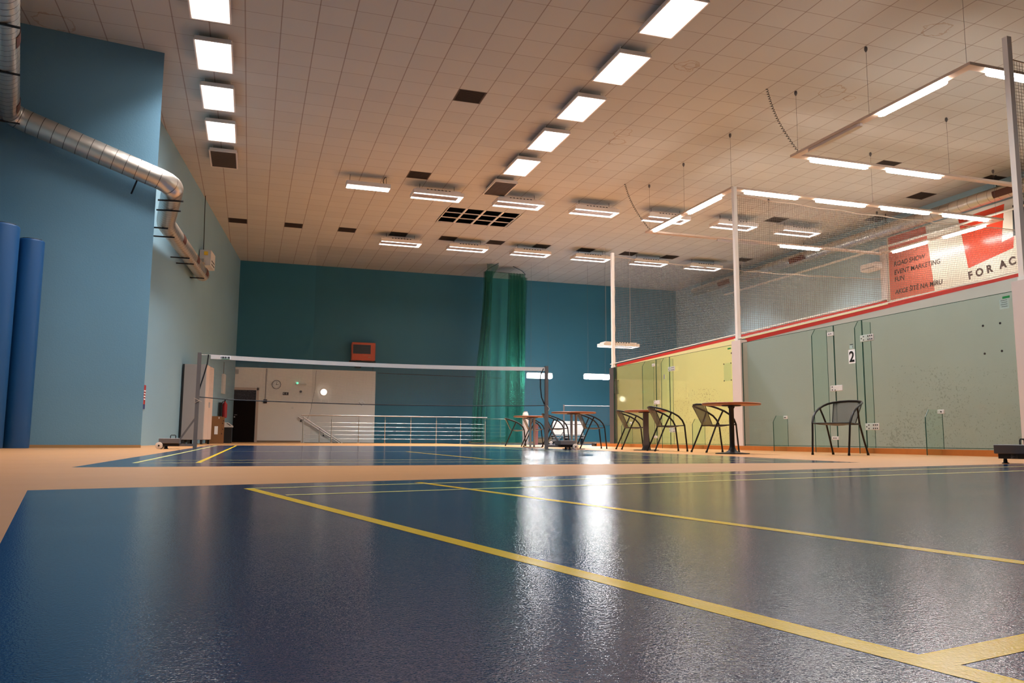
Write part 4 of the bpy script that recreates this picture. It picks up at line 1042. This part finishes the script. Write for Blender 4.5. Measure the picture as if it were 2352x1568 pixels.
b = MB(); b.rbox(9.55, 9.72, 21.62, 21.85, 0.0, 0.09, 0.01); b.build('block', M['black_plastic'], t)
b = MB(); b.lathe([(0.012, 0.09), (0.012, 0.096)], 8, (9.63, 21.73, 0)); b.build('screw', M['metal_grey'], t)

# ------------------------------------------------------------------ squash court glass walls
def plate(t, y0, y1, z0, z1, dots, x=XG-0.03):
    b = MB(); b.rbox(x-0.022, x, y0, y1, z0, z1, 0.005); o = b.build('clamp_plate', M['white_plastic'], t)
    b = MB()
    for (fy, fz) in dots:
        yy = y1-(y1-y0)*fy; zz = z0+(z1-z0)*fz; b.lathe([(0.011, 0), (0.011, -0.004)], 8, (x-0.022, yy, zz), axis='x')
    b.build('bolts', M['black_plastic'], o)
d2 = [(0.35, 0.5), (0.65, 0.5)]; d8 = [(0.12, 0.5), (0.28, 0.25), (0.28, 0.75), (0.62, 0.25), (0.62, 0.75), (0.76, 0.25), (0.76, 0.75), (0.9, 0.25), (0.9, 0.75)]; d3 = [(0.18, 0.25), (0.18, 0.75), (0.42, 0.2)]
def glass_wall(label, ya, yb, glass, fins, door, court2):
    t = thing('squash_glass_wall', label, 'glass wall', (XG, (ya+yb)/2, 0.085), group='glass back walls of the squash courts')
    G = 2.2; x0, x1 = XG-0.006, XG+0.006
    for (a, c, nm) in ((ya, door[0]-0.005, 'glass_panel'), (door[0]+0.005, door[1]-0.005, 'glass_door'), (door[1]+0.005, yb, 'glass_panel')):
        b = MB(); b.box(x0, x1, a, c, 0.085, G); b.build(nm, glass, t)
        o = t.children[-1] if t.children else None
    for yy in door:
        b = MB(); b.box(x0-0.001, x1+0.001, yy-0.007, yy+0.007, 0.085, G); b.build('glass_edge', M['glass_edge'], t)
    b = MB(); b.box(x0, x1, ya, yb, G, G+0.006); b.box(x0-0.001, x1+0.001, ya, yb, 0.10, 0.108); b.build('glass_edge', M['glass_edge'], t)
    for yy in (ya+0.006, yb-0.006):
        b = MB(); b.box(x0-0.001, x1+0.001, yy-0.006, yy+0.006, 0.085, G); b.build('glass_edge', M['glass_edge'], t)
    for (yf, zt_) in fins:
        xo = XG-0.33; ch_ = 0.07
        pr = [(XG-0.008, yf-0.005, 0.085), (xo, yf-0.005, 0.0), (xo, yf-0.005, zt_-ch_*1.6), (xo+ch_, yf-0.005, zt_), (XG-0.008, yf-0.005, zt_)]
        pr[0] = (XG-0.055, yf-0.005, 0.0); pr.insert(0, (XG-0.008, yf-0.005, 0.09)); 
        pr = [(XG-0.008, yf-0.005, 0.09), (XG-0.052, yf-0.005, 0.09), (XG-0.052, yf-0.005, 0.0), (xo, yf-0.005, 0.0), (xo, yf-0.005, zt_-ch_*1.6), (xo+ch_, yf-0.005, zt_), (XG-0.008, yf-0.005, zt_)]
        b = MB(); b.prism(pr[::-1], (0, 0.010, 0)); fo = b.build('support_fin', M['glass_fin'], t)
        b = MB(); b.box(xo-0.002, xo+0.006, yf-0.0055, yf+0.0055, 0.0, zt_-ch_*1.6)
        b.tube([(xo+0.002, yf, zt_-ch_*1.6), (xo+ch_, yf, zt_)], 0.005, 4)
        b.box(XG-0.012, XG-0.007, yf-0.0035, yf+0.0035, 0.09, zt_)
        b.build('fin_edge', M['glass_edge'], fo)
    return t
# court 2 (near)
t = glass_wall('greenish glass back wall of the near squash court, marked with the number 2', 7.98, 14.28, M['glass_green'], [(12.86, 0.66), (11.69, 2.14), (10.63, 2.14), (9.28, 0.66)], (10.83, 11.52), True)
plate(t, 11.47, 11.63, 2.02, 2.09, d2); plate(t, 10.53, 10.83, 1.83, 1.94, d8); plate(t, 11.30, 11.60, 1.05, 1.15, d3); plate(t, 11.45, 11.61, 0.215, 0.275, d2)
plate(t, 10.50, 10.80, 0.375, 0.485, d8); plate(t, 12.82, 12.93, 0.60, 0.66, d2); plate(t, 9.21, 9.33, 0.60, 0.66, [(0.6, 0.5)])
b = MB(); b.box(XG-0.012, XG-0.008, 10.99, 11.16, 1.50, 1.735); s_ = b.build('number_sign', M['paper'], t)
textmesh('number', '2', 0.25, M['text_black'], s_, facing(XG-0.0135, 11.145, 1.53, (0, -1, 0), (0, 0, 1)), bold=0.006)
b = MB(); b.box(XG-0.011, XG-0.008, 11.04, 11.13, 1.75, 1.83); s_ = b.build('small_sticker', M['pale_label'], t)
b = MB(); b.box(XG-0.013, XG-0.011, 11.04, 11.12, 1.815, 1.825); b.box(XG-0.013, XG-0.011, 11.05, 11.06, 1.76, 1.80); b.build('sticker_print', M['text_black'], s_)
b = MB()
for (y, z) in ((8.50, 1.80), (8.23, 1.80), (8.50, 1.41), (8.23, 1.42)): b.lathe([(0.016, 0), (0.016, -0.006)], 10, (XG-0.006, y, z), axis='x')
b.build('bolts', M['black_plastic'], t)
b = MB(); b.box(XG-0.009, XG-0.006, 8.06, 8.17, 2.125, 2.155); b.build('green_sticker', M['green_label'], t)
b = MB(); b.box(XG-0.008, XG-0.006, 8.08, 8.22, 1.985, 2.12); s_ = b.build('clear_label', M['pale_label'], t)
for q, (a, c) in enumerate(((8.10, 8.20), (8.12, 8.21), (8.09, 8.18), (8.11, 8.2))):
    pass
b = MB()
for q in range(4): b.box(XG-0.0095, XG-0.008, 8.10, 8.20-0.01*(q % 2), 2.10-q*0.028, 2.105-q*0.028)
b.build('label_print', M['text_black'], s_)
# court 1 (far)
t = glass_wall('glass back wall of the far squash court, yellow wall showing through', 14.60, 20.48, M['glass_court1'], [(19.35, 0.66), (18.12, 2.14), (17.15, 2.14), (15.77, 0.66)], (17.33, 18.02), False)
plate(t, 18.0, 18.15, 2.03, 2.10, d2); plate(t, 17.01, 17.32, 1.84, 1.95, d8); plate(t, 17.77, 18.07, 1.07, 1.17, d3); plate(t, 17.93, 18.08, 0.235, 0.295, d2); plate(t, 17.01, 17.30, 0.375, 0.485, d8)
plate(t, 19.32, 19.44, 0.60, 0.66, d2); plate(t, 15.70, 15.82, 0.60, 0.66, d2)
for (ya, yb) in ((20.17, 20.44), (14.67, 14.96)):
    b = MB(); b.box(XG-0.012, XG-0.008, ya, yb, 1.45, 1.83); s_ = b.build('notice_holder', M['glass_fin'], t)
    b = MB()
    for y in (ya+0.01, yb-0.01):
        for z in (1.46, 1.82): b.lathe([(0.014, 0), (0.014, -0.006)], 8, (XG-0.012, y, z), axis='x')
    b.build('bolts', M['black_plastic'], s_)
b = MB(); b.box(XG-0.009, XG-0.006, 14.68, 14.80, 2.12, 2.15); b.build('green_sticker', M['green_label'], t)
b = MB(); b.box(XG-0.011, XG-0.008, 17.55, 17.62, 1.68, 1.79); b.build('small_sticker', M['metal_grey'], t)
b = MB(); b.lathe([(0.018, 0), (0.018, -0.006)], 10, (XG-0.006, 14.66, 2.03), axis='x'); b.build('bolts', M['black_plastic'], t)

# poles and nets over the dividers
ptop = 5.50
for (y, lab) in ((20.56, 'tall white square pole at the far corner of the yellow squash court'), (14.44, 'tall white square pole on the pillar between the two squash courts'), (7.86, 'tall white square pole at the right edge, on the near squash court pillar')):
    t = thing('net_pole', lab, 'pole', (XG+0.02, y, 2.2), group='white net poles of the squash courts')
    z0 = 2.32 if y < 10 else 2.27 if y < 16 else 2.2
    b = MB(); b.box(XG-0.02, XG+0.06, y-0.04, y+0.04, z0, ptop+(0.1 if y < 16 else 0)+(0.12 if y < 10 else 0)); b.build('tube', M['pole_white'], t)
    b = MB(); pts = [(XG+0.08+0.012*math.sin(k*1.7), y+0.02*math.cos(k*2.1), ptop-0.05-(ptop-z0-0.1)*k/24) for k in range(25)]; b.tube(pts, 0.006, 5); b.build('tied_cord', M['rope'], t, True)
    b = MB(); b.box(XG-0.028, XG+0.068, y-0.048, y+0.048, z0, z0+0.05); b.build('foot_clamp', M['cap_white'], t)
for (y, lab) in ((20.61, 'grey netting above the red line of the far squash court wall'), (14.43, 'grey netting above the wall between the two squash courts'), (7.87, 'grey netting above the near wall of court 2, at the right edge')):
    t = thing('safety_net', lab, 'net', ((XG+XR)/2, y, zl(XG)), group='safety nets above the squash court walls')
    zt = 5.40; xa, xb = XG+0.09, XR-0.02
    def ztop(x): f = (x-xa)/(xb-xa); return zt-0.10*math.sin(PI*f)
    b = MB(); n = int((xb-xa)/0.048)
    for k in range(n+1):
        x = xa+(xb-xa)*k/n; b.strand((x, y, zl(x)+0.12), (x, y, ztop(x)), 0.0065)
    for k in range(1, 66):
        z = 2.32+k*0.048
        if z > zt-0.01: break
        xe = XG+(z-0.12-2.2)/0.25
        if xe > xb: xe = xb
        b.strand((xa, y, z), (xe, y, z), 0.0065)
    b.build('mesh', M['net_grey'], t)['kind'] = 'stuff'
    b = MB(); b.tube([(xa-0.04, y, zt+0.02)]+[(xa+(xb-xa)*k/40, y, ztop(xa+(xb-xa)*k/40)+0.012*math.sin(k*1.3)) for k in range(1, 41)], 0.009, 6); b.build('top_rope', M['rope'], t, True)

# ------------------------------------------------------------------ banner on the right wall
XB = XR-0.03
t = thing('wall_banner', 'large glossy banner with red shapes and dark lettering on the right wall', 'banner', (XB, 17.5, 4.66))
b = MB(); b.box(XB, XB+0.02, 13.2, 20.45, 4.66, 6.75); b.build('sheet', M['banner_white'], t)
def bshape(name, pts, mat):
    b = MB(); b.prism([(XB-0.003, y, z) for y, z in pts], (0.002, 0, 0)); return b.build(name, mat, t)
bshape('coral_block', [(20.38, 6.72), (18.87, 6.72), (18.66, 4.68), (20.42, 4.68)], M['banner_coral'])
bshape('red_shape', [(17.67, 6.62), (16.16, 6.66), (16.32, 5.62), (15.93, 5.70), (15.98, 5.39), (17.43, 5.12)], M['banner_red'])
bshape('black_shape', [(15.92, 6.55), (15.10, 6.60), (15.20, 5.95), (15.96, 5.70)], M['text_black'])
def btext(s, y, z, size, mat, spacing=1.0, slope=0.0, bold=0.0, shear=0.0):
    u = Vector((0, -1, slope)).normalized(); v = Vector((0, slope, 1)).normalized()
    return textmesh('lettering', s, size, mat, t, facing(XB-0.0045, y, z, u, v), spacing=spacing, bold=bold, shear=shear)
M['text_dark'] = M['text_dark']
btext('ROAD SHOW', 20.20, 5.74, 0.205, M['text_dark'], 0.98, shear=0.12, bold=0.004)
btext('EVENT MARKETING', 20.20, 5.47, 0.205, M['text_dark'], 1.0, shear=0.12, bold=0.004)
btext('FUN', 20.20, 5.24, 0.205, M['text_dark'], 1.0, shear=0.12, bold=0.004)
btext('AKCE ŠITÉ NA MÍRU', 20.20, 4.84, 0.205, M['text_dark'], 1.0, shear=0.12, bold=0.004)
btext('FOR', 17.44, 4.80, 0.30, M['text_dark'], 1.75, slope=0.10, bold=0.012)
btext('AC', 16.42, 4.90, 0.30, M['text_dark'], 1.6, slope=0.10, bold=0.012)
t = thing('wall_unit', 'pale boxy unit on the right wall at the left end of the banner', 'wall unit', (XR, 21.0, 5.7))
b = MB(); b.rbox(XR-0.34, XR, 20.62, 21.35, 5.75, 5.98, 0.02); b.build('case', M['lamp_white'], t)
b = MB(); b.box(XR-0.345, XR-0.338, 20.7, 21.27, 5.80, 5.84); b.build('slot', M['metal_grey'], t)
b = MB(); b.box(XR-0.1, XR, 20.47, 20.72, 4.66, 6.5); struct(b.build('trim_6', M['pillar_white']))

# remove prototypes' leftover none; finish
bpy.context.view_layer.update()
